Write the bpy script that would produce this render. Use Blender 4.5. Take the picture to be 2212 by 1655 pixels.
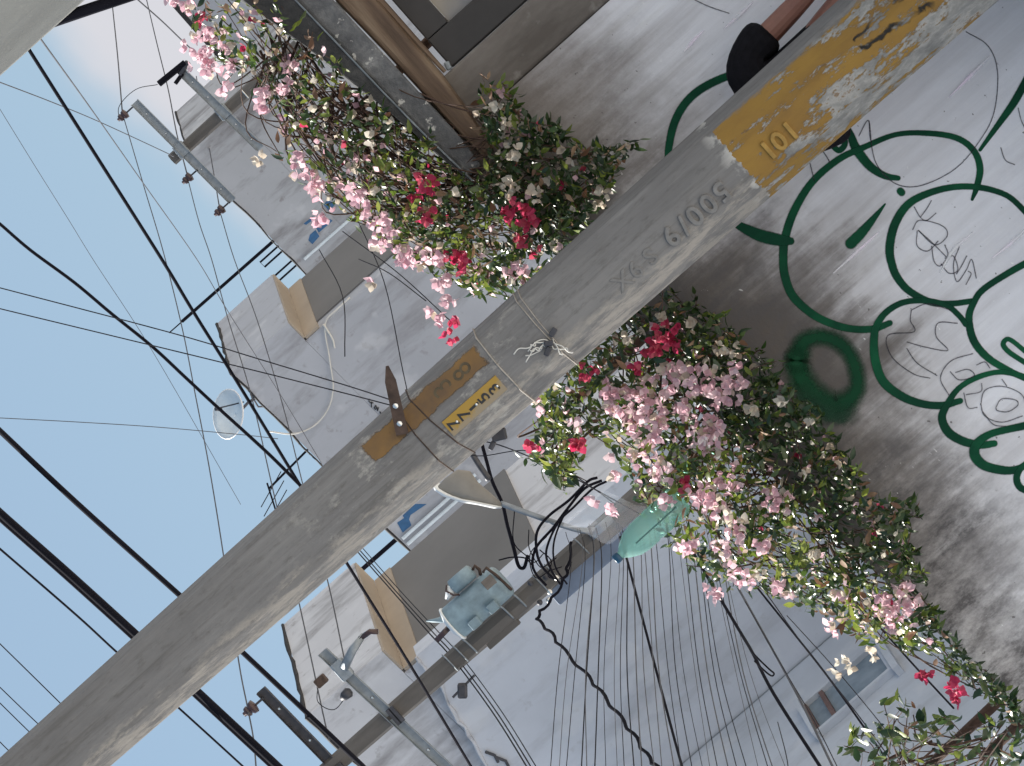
import bpy, bmesh, math, random
from mathutils import Vector, Matrix
R = math.radians
random.seed(7)
for o in list(bpy.data.objects): bpy.data.objects.remove(o)
scene = bpy.context.scene
COL = scene.collection

# ------------------------------------------------------------------ camera
F = 7200.0                       # focal length in px of a 2212 px wide picture
PITCH = R(6.0); ROLL = R(41.4)
CAM = Vector((0, 0, 1.6))
fw = Vector((0, math.cos(PITCH), math.sin(PITCH)))
up0 = Vector((0, -math.sin(PITCH), math.cos(PITCH)))
rt0 = Vector((1, 0, 0))
c_, s_ = math.cos(ROLL), math.sin(ROLL)
cam_x = rt0*(-s_) + up0*(-c_)
cam_y = rt0*c_ + up0*(-s_)
cam_z = -fw
cd = bpy.data.cameras.new('camera'); cam = bpy.data.objects.new('camera', cd); COL.objects.link(cam)
M = Matrix((cam_x, cam_y, cam_z)).transposed().to_4x4(); M.translation = CAM
cam.matrix_world = M
cd.sensor_width = 36; cd.sensor_fit = 'HORIZONTAL'
cd.lens = 36*F/2212.0
cd.clip_start = 0.1; cd.clip_end = 20000
scene.camera = cam

# ------------------------------------------------------------------ world, sun, exposure
SUN_AZ = R(-33)                  # compass angle from +Y (away from the camera) towards +X
SUN_EL = R(63)
w = bpy.data.worlds.new('World'); scene.world = w; w.use_nodes = True
nt = w.node_tree; nt.nodes.clear()
wo = nt.nodes.new('ShaderNodeOutputWorld'); bg = nt.nodes.new('ShaderNodeBackground')
sky = nt.nodes.new('ShaderNodeTexSky'); sky.sky_type = 'NISHITA'; sky.sun_disc = False
sky.sun_elevation = SUN_EL; sky.sun_rotation = SUN_AZ
sky.air_density = 1.0; sky.dust_density = 1.5; sky.ozone_density = 1.3
tc = nt.nodes.new('ShaderNodeTexCoord')
mp = nt.nodes.new('ShaderNodeMapping'); mp.inputs['Scale'].default_value = (1, 1, 1.9)
nz = nt.nodes.new('ShaderNodeTexNoise'); nz.inputs['Scale'].default_value = 5.5; nz.inputs['Detail'].default_value = 6; nz.inputs['Roughness'].default_value = 0.5
spz = nt.nodes.new('ShaderNodeSeparateXYZ')
ma = nt.nodes.new('ShaderNodeMath'); ma.operation = 'MULTIPLY_ADD'; ma.inputs[1].default_value = -0.13     # low cumulus hugging the horizon
rp = nt.nodes.new('ShaderNodeMapRange'); rp.interpolation_type = 'SMOOTHSTEP'
rp.inputs['From Min'].default_value = 0.088; rp.inputs['From Max'].default_value = 0.058; rp.inputs['To Max'].default_value = 0.85
hz = nt.nodes.new('ShaderNodeMix'); hz.data_type = 'RGBA'; hz.inputs[0].default_value = 0.55; hz.inputs[7].default_value = (3.3, 4.85, 6.25, 1)   # even thin summer haze
mx = nt.nodes.new('ShaderNodeMix'); mx.data_type = 'RGBA'
mx.inputs[7].default_value = (6.6, 6.4, 6.7, 1)
for a, b in ((tc.outputs['Generated'], mp.inputs[0]), (mp.outputs[0], nz.inputs['Vector']), (tc.outputs['Generated'], spz.inputs[0]), (nz.outputs['Fac'], ma.inputs[0]), (spz.outputs[2], ma.inputs[2]),
             (ma.outputs[0], rp.inputs[0]), (rp.outputs[0], mx.inputs[0]), (sky.outputs[0], hz.inputs[6]), (hz.outputs[2], mx.inputs[6]), (mx.outputs[2], bg.inputs[0]), (bg.outputs[0], wo.inputs[0])):
    nt.links.new(a, b)
bg.inputs[1].default_value = 0.051
sd = bpy.data.lights.new('sun', 'SUN'); sun = bpy.data.objects.new('sun', sd); COL.objects.link(sun)
sd.energy = 5.0; sd.angle = R(0.55); sd.color = (1.0, 0.95, 0.87)
sv = Vector((math.sin(SUN_AZ)*math.cos(SUN_EL), math.cos(SUN_AZ)*math.cos(SUN_EL), math.sin(SUN_EL)))
sun.rotation_euler = sv.to_track_quat('Z', 'Y').to_euler()
sun.location = (-20, 20, 40)
vs = scene.view_settings
vs.view_transform = 'Standard'; vs.look = 'None'; vs.gamma = 1.0; vs.exposure = 1.15
vs.use_curve_mapping = False
scene.render.engine = 'CYCLES'
scene.cycles.max_bounces = 8; scene.cycles.transparent_max_bounces = 16

# ------------------------------------------------------------------ placing helpers
def uv(u, v, Y):
    d = fw*F + rt0*u + up0*v
    return CAM + d*(Y/d.y)
def p2(px, py):
    dx, dy = px-1106.0, py-827.5
    return (-s_*dx - c_*dy, -c_*dx + s_*dy)
def at(px, py, Y):
    return uv(*p2(px, py), Y)
def hit(px, py, p0, n):
    u, v = p2(px, py); d = fw*F + rt0*u + up0*v
    return CAM + d*((p0-CAM).dot(n)/d.dot(n))
def hituv(u, v, p0, n):
    d = fw*F + rt0*u + up0*v
    return CAM + d*((p0-CAM).dot(n)/d.dot(n))

# ------------------------------------------------------------------ material helpers
def newmat(name):
    m = bpy.data.materials.new(name); m.use_nodes = True
    t = m.node_tree; b = t.nodes['Principled BSDF']
    return m, t, b
def N(t, kind, **kw):
    n = t.nodes.new(kind)
    for k, v in kw.items():
        if k in n.inputs: n.inputs[k].default_value = v
        else: setattr(n, k, v)
    return n
def ramp(t, fac, stops):
    r = t.nodes.new('ShaderNodeValToRGB'); e = r.color_ramp.elements
    while len(e) < len(stops): e.new(0.5)
    for i, (p, c) in enumerate(stops):
        e[i].position = p; e[i].color = (c[0], c[1], c[2], 1) if not isinstance(c, (int, float)) else (c, c, c, 1)
    t.links.new(fac, r.inputs[0]); return r.outputs[0]
def mixc(t, fac, a, b):
    m = t.nodes.new('ShaderNodeMix'); m.data_type = 'RGBA'
    for s, v in ((0, fac), (6, a), (7, b)):
        if hasattr(v, 'links'): t.links.new(v, m.inputs[s])
        else: m.inputs[s].default_value = v if s == 0 else (v[0], v[1], v[2], 1)
    return m.outputs[2]
def math_(t, op, a, b=None, c=None):
    m = t.nodes.new('ShaderNodeMath'); m.operation = op
    for i, v in enumerate((a, b, c)):
        if v is None: continue
        if hasattr(v, 'links'): t.links.new(v, m.inputs[i])
        else: m.inputs[i].default_value = v
    return m.outputs[0]
def noise(t, vec, scale, detail=5, rough=0.55, stretch=None, loc=(0, 0, 0)):
    if stretch or loc != (0, 0, 0):
        mpn = N(t, 'ShaderNodeMapping'); mpn.inputs['Scale'].default_value = stretch or (1, 1, 1); mpn.inputs['Location'].default_value = loc
        t.links.new(vec, mpn.inputs[0]); vec = mpn.outputs[0]
    n = N(t, 'ShaderNodeTexNoise', Scale=scale, Detail=detail, Roughness=rough)
    t.links.new(vec, n.inputs['Vector']); return n.outputs['Fac']
def bump(t, b, h, strength=0.3, dist=0.01):
    n = N(t, 'ShaderNodeBump', Strength=strength, Distance=dist)
    t.links.new(h, n.inputs['Height']); t.links.new(n.outputs[0], b.inputs['Normal'])
def objc(t): return N(t, 'ShaderNodeTexCoord').outputs['Object']
def geopos(t): return N(t, 'ShaderNodeNewGeometry').outputs['Position']

def simple(name, col, rough=0.6, metal=0.0, vary=0.18, scale=9.0, bmp=0.15, stretch=None, dist=0.004, spec=None):
    m, t, b = newmat(name); v = geopos(t)
    n = noise(t, v, scale, 6, 0.6, stretch)
    lo = tuple(x*(1-vary) for x in col); hi = tuple(min(1, x*(1+vary)) for x in col)
    t.links.new(ramp(t, n, [(0.3, lo), (0.7, hi)]), b.inputs['Base Color'])
    b.inputs['Roughness'].default_value = rough; b.inputs['Metallic'].default_value = metal
    if bmp: bump(t, b, noise(t, v, scale*6, 4), bmp, dist)
    if spec is not None: b.inputs['Specular IOR Level'].default_value = spec
    return m
MAT = {}
MAT['cable'] = simple('black cable sheath', (0.010, 0.010, 0.015), 0.9, 0, 0.2, 3, 0, spec=0.05)
MAT['wire'] = simple('thin dark wire', (0.022, 0.022, 0.027), 0.9, 0, 0.2, 3, 0, spec=0.05)
MAT['wire_grey'] = simple('weathered grey wire', (0.085, 0.088, 0.10), 0.9, 0, 0.2, 3, 0, spec=0.1)
MAT['wire_white'] = simple('white plastic wire', (0.62, 0.60, 0.56), 0.5, 0, 0.1, 3, 0)
MAT['wire_tan'] = simple('tan tie wire', (0.36, 0.32, 0.28), 0.6, 0, 0.3, 20, 0)
MAT['steel'] = simple('galvanised steel', (0.27, 0.30, 0.33), 0.5, 0.5, 0.2, 14, 0.1)
MAT['dark_steel'] = simple('dark steel', (0.06, 0.06, 0.07), 0.5, 0.4, 0.3, 14, 0.1)
MAT['rust'] = simple('rusty iron', (0.07, 0.045, 0.035), 0.8, 0.2, 0.5, 22, 0.3)
MAT['bright'] = simple('bright zinc', (0.75, 0.74, 0.72), 0.25, 0.9, 0.1, 20, 0)
MAT['porcelain'] = simple('brown porcelain', (0.055, 0.03, 0.03), 0.2, 0, 0.3, 10, 0)
MAT['dark_conc'] = simple('old grey concrete pole', (0.105, 0.098, 0.094), 0.85, 0, 0.25, 5, 0.2, (1, 1, 0.25))
MAT['transformer'] = simple('pale teal enamel', (0.20, 0.275, 0.32), 0.5, 0.1, 0.3, 7, 0.05)
MAT['rim_white'] = simple('white enamel', (0.72, 0.74, 0.75), 0.35, 0, 0.08, 6, 0)
MAT['lamp_grey'] = simple('lamp grey plastic', (0.21, 0.20, 0.185), 0.6, 0, 0.1, 6, 0)
MAT['pale_tube'] = simple('galvanised tube', (0.22, 0.25, 0.29), 0.45, 0.4, 0.15, 10, 0)
MAT['tar'] = simple('black roofing tar', (0.02, 0.02, 0.023), 0.8, 0, 0.3, 12, 0.2)
MAT['blue_paint'] = simple('blue paint', (0.035, 0.12, 0.26), 0.6, 0, 0.2, 8, 0)
MAT['black_paint'] = simple('black marker paint', (0.02, 0.02, 0.022), 0.6, 0, 0.2, 8, 0)
MAT['dark_gate'] = simple('dark brown gate paint', (0.030, 0.026, 0.025), 0.45, 0.1, 0.3, 5, 0.05)
MAT['shirt'] = simple('charcoal cotton', (0.010, 0.0095, 0.012), 0.9, 0, 0.3, 30, 0.3, spec=0.1)
MAT['trousers'] = simple('navy denim', (0.03, 0.04, 0.07), 0.9, 0, 0.3, 40, 0.3)
MAT['skin'] = simple('skin', (0.24, 0.105, 0.075), 0.5, 0, 0.1, 20, 0.05)
MAT['hair'] = simple('dark hair', (0.012, 0.010, 0.009), 0.6, 0, 0.3, 60, 0.4, (1, 1, 0.1))
MAT['shoe'] = simple('black shoe leather', (0.02, 0.018, 0.018), 0.4, 0, 0.2, 20, 0.1)
MAT['cream'] = simple('bounce warmed cream soffit paint', (0.36, 0.305, 0.25), 0.85, 0, 0.1, 1.5, 0.05)  # cream paint with warm bounced sunlight put into its colour
MAT['dish'] = simple('satellite dish enamel', (0.66, 0.73, 0.78), 0.5, 0.0, 0.1, 4, 0)
MAT['dish_white'] = simple('white dish rim', (0.8, 0.78, 0.77), 0.4, 0, 0.05, 4, 0)
MAT['brown_frame'] = simple('brown window frame', (0.14, 0.085, 0.075), 0.5, 0, 0.2, 6, 0.05)
MAT['asphalt'] = simple('pale concrete roadway', (0.42, 0.41, 0.39), 0.9, 0, 0.3, 8, 0.4)
MAT['pavement'] = simple('concrete paving', (0.40, 0.39, 0.37), 0.9, 0, 0.2, 4, 0.3)
MAT['earth'] = simple('dusty pale ground', (0.38, 0.35, 0.31), 0.95, 0, 0.3, 0.5, 0.3)

def house_paint(name, col, grime):
    m, t, b = newmat(name); v = geopos(t)
    n1 = noise(t, v, 0.55, 6, 0.6); n2 = noise(t, v, 2.2, 7, 0.65, (1, 1, 0.22)); n3 = noise(t, v, 1.6, 3, 0.5, None, (4, 9, 2))
    base = ramp(t, n1, [(0.3, tuple(x*0.87 for x in col)), (0.7, tuple(x*1.06 for x in col))])
    g = ramp(t, n2, [(0.50, 0.0), (0.70, grime)])
    c = mixc(t, g, base, (0.16, 0.15, 0.155))
    sp = ramp(t, noise(t, v, 5.0, 4, 0.6), [(0.62, 0.0), (0.70, grime*0.6)])
    c = mixc(t, sp, c, (0.20, 0.18, 0.18))
    light = ramp(t, n3, [(0.58, 0.0), (0.66, 0.30)])
    c = mixc(t, light, c, (0.66, 0.67, 0.70))
    t.links.new(c, b.inputs['Base Color']); b.inputs['Roughness'].default_value = 0.9
    bump(t, b, noise(t, v, 14, 5), 0.15, 0.01)
    return m
MAT['house_a'] = house_paint('weathered grey white house paint', (0.42, 0.43, 0.46), 0.9)
MAT['house_b'] = house_paint('pale grey house paint', (0.41, 0.425, 0.47), 0.6)
MAT['house_c'] = house_paint('off white house paint', (0.56, 0.565, 0.60), 0.75)
MAT['house_wing'] = house_paint('bluish white house paint', (0.56, 0.59, 0.66), 0.30)
MAT['house_d'] = house_paint('blue grey house paint', (0.50, 0.54, 0.61), 0.28)
MAT['recess_shade'] = simple('painted recess shade', (0.16, 0.157, 0.158), 0.9, 0, 0.15, 0.5, 0.05)  # shade of the recessed side wall, put into the colour
MAT['far_house'] = house_paint('blue grey far house paint', (0.34, 0.36, 0.41), 0.3)

# ------------------------------------------------------------------ mesh helpers
class MB:
    def __init__(s): s.v = []; s.f = []; s.uv = None
    def add(s, vs, fs):
        o = len(s.v); s.v += [tuple(x) for x in vs]; s.f += [tuple(i+o for i in f) for f in fs]; return s
    def box(s, c, d, rot=None):
        c = Vector(c); hx, hy, hz = d[0]/2, d[1]/2, d[2]/2
        q = [Vector((x, y, z)) for x in (-hx, hx) for y in (-hy, hy) for z in (-hz, hz)]
        if rot is not None: q = [rot @ k for k in q]
        return s.add([c+k for k in q], [(0,1,3,2),(4,6,7,5),(0,4,5,1),(2,3,7,6),(0,2,6,4),(1,5,7,3)])
    def obox(s, o, ax, ay, az):       # box from a corner and three edge vectors
        o = Vector(o); q = [o + ax*i + ay*j + az*k for i in (0,1) for j in (0,1) for k in (0,1)]
        return s.add(q, [(0,1,3,2),(4,6,7,5),(0,4,5,1),(2,3,7,6),(0,2,6,4),(1,5,7,3)])
    def prism(s, poly, ext):          # polygon (list of Vectors) extruded by ext
        n = len(poly); vs = list(poly)+[p+ext for p in poly]
        return s.add(vs, [tuple(range(n)), tuple(range(2*n-1, n-1, -1))]+[(i, i+n, (i+1) % n+n, (i+1) % n) for i in range(n)])
    def tube(s, pts, rad, sides=6, cap=True):
        n = len(pts); pts = [Vector(p) for p in pts]
        rr = rad if isinstance(rad, (list, tuple)) else [rad]*n
        T = []
        for i in range(n):
            d = pts[min(i+1, n-1)]-pts[max(i-1, 0)]
            T.append(d.normalized() if d.length > 1e-9 else Vector((0,0,1)))
        a = T[0].orthogonal().normalized(); vs = []
        for i in range(n):
            a = (a - T[i]*a.dot(T[i]))
            a = a.normalized() if a.length > 1e-6 else T[i].orthogonal().normalized()
            b = T[i].cross(a)
            for k in range(sides):
                g = 2*math.pi*k/sides
                vs.append(pts[i] + (a*math.cos(g)+b*math.sin(g))*rr[i])
        fs = [(i*sides+k, i*sides+(k+1) % sides, (i+1)*sides+(k+1) % sides, (i+1)*sides+k) for i in range(n-1) for k in range(sides)]
        if cap: fs += [tuple(range(sides-1, -1, -1)), tuple((n-1)*sides+k for k in range(sides))]
        return s.add(vs, fs)
    def lathe(s, base, axis, prof, sides=14):   # prof: list of (radius, distance along axis)
        axis = Vector(axis).normalized(); a = axis.orthogonal().normalized(); b = axis.cross(a); base = Vector(base)
        vs = []
        for r, h in prof:
            for k in range(sides):
                g = 2*math.pi*k/sides; vs.append(base+axis*h+(a*math.cos(g)+b*math.sin(g))*r)
        n = len(prof)
        fs = [(i*sides+k, i*sides+(k+1) % sides, (i+1)*sides+(k+1) % sides, (i+1)*sides+k) for i in range(n-1) for k in range(sides)]
        fs += [tuple(range(sides-1, -1, -1)), tuple((n-1)*sides+k for k in range(sides))]
        return s.add(vs, fs)
    def build(s, name, mat, parent=None, smooth=False, bevel=0.0, origin=None):
        me = bpy.data.meshes.new(name)
        vs = s.v
        if origin is not None: vs = [(x-origin[0], y-origin[1], z-origin[2]) for x, y, z in vs]
        me.from_pydata(vs, [], s.f)
        if s.uv:
            l = me.uv_layers.new(name='UVMap')
            for lp in me.loops: l.data[lp.index].uv = s.uv[lp.vertex_index]
        me.validate(); me.update()
        bm = bmesh.new(); bm.from_mesh(me); bmesh.ops.recalc_face_normals(bm, faces=bm.faces); bm.to_mesh(me); bm.free()
        if smooth:
            for p in me.polygons: p.use_smooth = True
        me.materials.append(MAT[mat] if isinstance(mat, str) else mat)
        o = bpy.data.objects.new(name, me); COL.objects.link(o)
        if origin is not None: o.location = origin
        if parent is not None:
            o.parent = parent
            o.matrix_parent_inverse = Matrix.Translation(-Vector(parent.location))
        if bevel:
            md = o.modifiers.new('bevel', 'BEVEL'); md.width = bevel; md.segments = 2; md.limit_method = 'ANGLE'
        return o
def thing(name, loc, label, cat, group=None):
    o = bpy.data.objects.new(name, None); o.location = loc; COL.objects.link(o); o.empty_display_size = 0.1
    return tag(o, label, cat, group)
def tag(o, label, cat, group=None):
    o['label'] = label; o['category'] = cat
    if group: o['group'] = group
    return o
def structure(o): o['kind'] = 'structure'; return o
def spline(pts, n=8):
    pts = [Vector(p) for p in pts]
    if len(pts) == 2: return [pts[0].lerp(pts[1], i/n) for i in range(n+1)]
    out = []; q = [pts[0]*2-pts[1]]+pts+[pts[-1]*2-pts[-2]]
    for i in range(1, len(q)-2):
        a, b, c, d = q[i-1], q[i], q[i+1], q[i+2]
        for k in range(n):
            t = k/n
            out.append(0.5*((2*b)+(c-a)*t+(2*a-5*b+4*c-d)*t*t+(3*b-a-3*c+d)*t**3))
    out.append(pts[-1]); return out

# ------------------------------------------------------------------ the ground, street and pavement
def sheet(name, x0, x1, y0, y1, z, mat):
    return structure(MB().add([(x0,y0,z),(x1,y0,z),(x1,y1,z),(x0,y1,z)], [(0,1,2,3)]).build(name, mat))
sheet('ground', -3000, 3000, -3000, 6000, -0.02, 'earth')
sheet('road', -60, 60, -4, 10.2, 0.0, 'asphalt')
structure(MB().box((0, 11.45, 0.07), (60, 2.5, 0.14)).build('pavement', 'pavement'))

# ------------------------------------------------------------------ the graffiti wall
WY = 12.7
wallR = uv(479, -500, WY).x
def walltop(x):
    a = uv(400, -238, WY); b = uv(-1190, -345, WY)
    return a.z + (x-a.x)*(b.z-a.z)/(b.x-a.x)
def wall_material():
    m, t, b = newmat('stained bluish white wall paint')
    uvn = N(t, 'ShaderNodeUVMap'); v = uvn.outputs[0]
    sep = N(t, 'ShaderNodeSeparateXYZ'); t.links.new(v, sep.inputs[0])
    X, D = sep.outputs[0], sep.outputs[1]
    streak = noise(t, v, 5.5, 7, 0.68, (1, 0.07, 1))
    streak2 = noise(t, v, 17, 6, 0.7, (1, 0.09, 1), (3, 1, 0))
    big = noise(t, v, 1.3, 5, 0.6); mid = noise(t, v, 4.2, 6, 0.65)
    base = ramp(t, big, [(0.3, (0.72, 0.72, 0.77)), (0.7, (0.81, 0.81, 0.86))])
    pale = ramp(t, streak2, [(0.56, 0.0), (0.74, 0.65)])
    c = mixc(t, pale, base, (0.84, 0.84, 0.86))
    faint = ramp(t, streak, [(0.44, 0.0), (0.74, 0.46)])
    c = mixc(t, faint, c, (0.34, 0.315, 0.32))
    # grime running down from the coping
    dd = math_(t, 'ADD', D, math_(t, 'MULTIPLY', math_(t, 'SUBTRACT', streak, 0.5), -0.95))
    dd = math_(t, 'ADD', dd, math_(t, 'MULTIPLY', math_(t, 'SUBTRACT', big, 0.5), -0.9))
    dd = math_(t, 'ADD', dd, math_(t, 'MULTIPLY', math_(t, 'SUBTRACT', mid, 0.5), -0.5))
    soak = ramp(t, math_(t, 'MULTIPLY_ADD', X, 0.4, 0.7), [(0.20, 0.0), (0.36, 0.27), (0.60, 0.27), (0.74, 0.0)])
    dd = math_(t, 'SUBTRACT', dd, soak)
    lf = ramp(t, math_(t, 'MULTIPLY_ADD', X, 0.25, 1.0), [(0.52, 0.30), (0.72, 1.0)])       # less soaked towards the far end
    g1 = ramp(t, dd, [(0.16, 0.80), (0.46, 0.36), (0.86, 0.0)])
    c = mixc(t, math_(t, 'MULTIPLY', g1, lf), c, (0.185, 0.155, 0.135))
    g2 = ramp(t, dd, [(0.05, 0.85), (0.27, 0.5), (0.46, 0.0)])
    c = mixc(t, math_(t, 'MULTIPLY', g2, lf), c, (0.060, 0.050, 0.045))
    mould = math_(t, 'MULTIPLY', ramp(t, math_(t, 'ADD', D, math_(t, 'MULTIPLY', math_(t, 'SUBTRACT', noise(t, v, 2.6, 6, 0.7, (1, 0.5, 1), (9, 3, 0)), 0.5), -1.6)), [(0.15, 1.0), (0.75, 0.0)]), ramp(t, noise(t, v, 15, 6, 0.75, (1, 0.45, 1), (2, 8, 0)), [(0.36, 0.0), (0.60, 1.0)]))
    c = mixc(t, mould, c, (0.085, 0.08, 0.085))
    # brown soaked zone beside the gate
    gx = math_(t, 'ADD', X, math_(t, 'MULTIPLY', math_(t, 'SUBTRACT', mid, 0.5), 0.7))
    g3 = math_(t, 'MULTIPLY', ramp(t, gx, [(0.02, 0.0), (0.55, 0.9)]), ramp(t, math_(t, 'ADD', D, math_(t, 'MULTIPLY', math_(t, 'SUBTRACT', streak, 0.5), -0.9)), [(0.22, 1.0), (0.62, 0.6), (1.0, 0.0)]))
    c = mixc(t, g3, c, (0.17, 0.145, 0.13))
    speck = ramp(t, noise(t, v, 34, 3, 0.5), [(0.70, 0.0), (0.735, 0.8)])
    c = mixc(t, speck, c, (0.10, 0.09, 0.09))
    dash = ramp(t, noise(t, v, 60, 2, 0.5, (0.5, 0.9, 1), (7, 2, 0)), [(0.69, 0.0), (0.72, 1.0)])
    dash = math_(t, 'MULTIPLY', dash, ramp(t, noise(t, v, 3.2, 3, 0.5, (1, 0.35, 1), (1, 5, 0)), [(0.55, 0.0), (0.62, 0.8)]))
    c = mixc(t, dash, c, (0.86, 0.86, 0.86))
    t.links.new(c, b.inputs['Base Color']); b.inputs['Roughness'].default_value = 0.75
    h = math_(t, 'ADD', math_(t, 'MULTIPLY', noise(t, v, 9, 6, 0.6), 1.0), math_(t, 'MULTIPLY', noise(t, v, 55, 4, 0.6), 0.25))
    bump(t, b, h, 0.35, 0.015)
    return m
MAT['wall'] = wall_material()
wx0 = -7.0
mb = MB(); xs = [wx0, -5, -4, -3, -2, -1, 0, wallR]
for x in xs:
    for y in (WY, WY+0.18):
        mb.v += [(x, y, 0.14), (x, y, walltop(x))]
n = len(xs)
for i in range(n-1):
    a, b = i*4, i*4+4
    mb.f += [(a, b, b+1, a+1), (a+2, a+3, b+3, b+2), (a+1, b+1, b+3, a+3), (a, a+2, b+2, b)]
mb.f += [(0, 1, 3, 2), (n*4-4, n*4-2, n*4-1, n*4-3)]
mb.uv = [(p[0], walltop(p[0])-p[2]+(0.0 if p[1] == WY else 0.1)) for p in mb.v]
wall = mb.build('plastered_wall', 'wall', origin=(-1.5, WY, 0))
tag(wall, 'bluish white plastered wall covered with green bubble graffiti behind the pole', 'wall')

def spray_mat(name, col, soft, alpha=1.0, dirty=0.25):
    m, t, b = newmat(name)
    uvn = N(t, 'ShaderNodeUVMap'); sep = N(t, 'ShaderNodeSeparateXYZ'); t.links.new(uvn.outputs[0], sep.inputs[0])
    e = math_(t, 'SUBTRACT', 1.0, math_(t, 'ABSOLUTE', math_(t, 'MULTIPLY_ADD', sep.outputs[1], 2.0, -1.0)))
    n = noise(t, geopos(t), 120, 4, 0.7)
    e = math_(t, 'ADD', e, math_(t, 'MULTIPLY', math_(t, 'SUBTRACT', n, 0.5), soft*0.9))
    a = ramp(t, e, [(0.02, 0.0), (soft+0.02, alpha)])
    c = mixc(t, ramp(t, noise(t, geopos(t), 4, 6, 0.65), [(0.42, 0.0), (0.66, dirty)]), col, (col[0]*2.2, min(1, col[1]*2.5), col[2]*2.0))
    t.links.new(c, b.inputs['Base Color']); b.inputs['Roughness'].default_value = 0.7; b.inputs['Specular IOR Level'].default_value = 0.12
    t.links.new(a, b.inputs['Alpha'])
    return m
MAT['green_spray'] = spray_mat('green spray paint', (0.004, 0.045, 0.024), 0.22, 1.0, 0.7)
MAT['green_fog'] = spray_mat('soft green spray paint', (0.006, 0.045, 0.022), 0.75)
MAT['green_fog2'] = spray_mat('thin green overspray', (0.02, 0.06, 0.04), 1.0, 0.55)
MAT['marker'] = spray_mat('violet black marker ink', (0.045, 0.04, 0.055), 0.9, 0.85)
MAT['white_run'] = spray_mat('white paint run', (0.80, 0.80, 0.82), 0.9, 0.8)
layer = [0]
def stroke(pts, wpx, mat='green_spray', name='graffiti_stroke', n=7, off=None, taper=True):
    """painted line on the wall; pts in picture px where they meet the wall plane, width(s) in px"""
    layer[0] += 1
    y = WY-0.0012-0.00006*layer[0]
    q = [at(a, b, WY) for a, b in pts]
    k = len(pts); ww = wpx if isinstance(wpx, (list, tuple)) else [wpx]*k
    c = spline([Vector((p.x, p.z, ww[i])) for i, p in enumerate(q)], n)
    mb = MB(); mb.uv = []
    m = len(c)
    for i, p in enumerate(c):
        d = c[min(i+1, m-1)]-c[max(i-1, 0)]; d = Vector((d.x, d.y)); d.normalize()
        hw = max(p.z, 0.6)/2*WY/F*1.06
        nx, nz = -d.y*hw, d.x*hw
        mb.v += [(p.x+nx, y, p.y+nz), (p.x-nx, y, p.y-nz)]; mb.uv += [(i/m, 0), (i/m, 1)]
    mb.f = [(2*i, 2*i+1, 2*i+3, 2*i+2) for i in range(m-1)]
    if taper:    # round ends
        for e, sgn in ((0, -1), (m-1, 1)):
            p = c[e]; d = (c[1]-c[0]) if e == 0 else (c[m-1]-c[m-2]); d = Vector((d.x, d.y)).normalized()*sgn
            hw = max(p.z, 0.6)/2*WY/F*1.06; o = len(mb.v)
            mb.v.append((p.x, y-0.00002, p.y)); mb.uv.append((0, 0.5))
            for j in range(9):
                g = -math.pi/2+math.pi*j/8
                mb.v.append((p.x+(d.x*math.cos(g)-d.y*math.sin(g))*hw, y-0.00002, p.y+(d.y*math.cos(g)+d.x*math.sin(g))*hw)); mb.uv.append((0, 0.0))
            mb.f += [(o, o+1+j, o+2+j) for j in range(8)]
    me = bpy.data.meshes.new(name); me.from_pydata([(v[0]+1.5, v[1]-WY, v[2]) for v in mb.v], [], mb.f)
    l = me.uv_layers.new(name='UVMap')
    for lp in me.loops: l.data[lp.index].uv = mb.uv[lp.vertex_index]
    me.materials.append(MAT[mat]); o = bpy.data.objects.new(name, me); COL.objects.link(o); o.parent = wall
    return o
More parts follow.
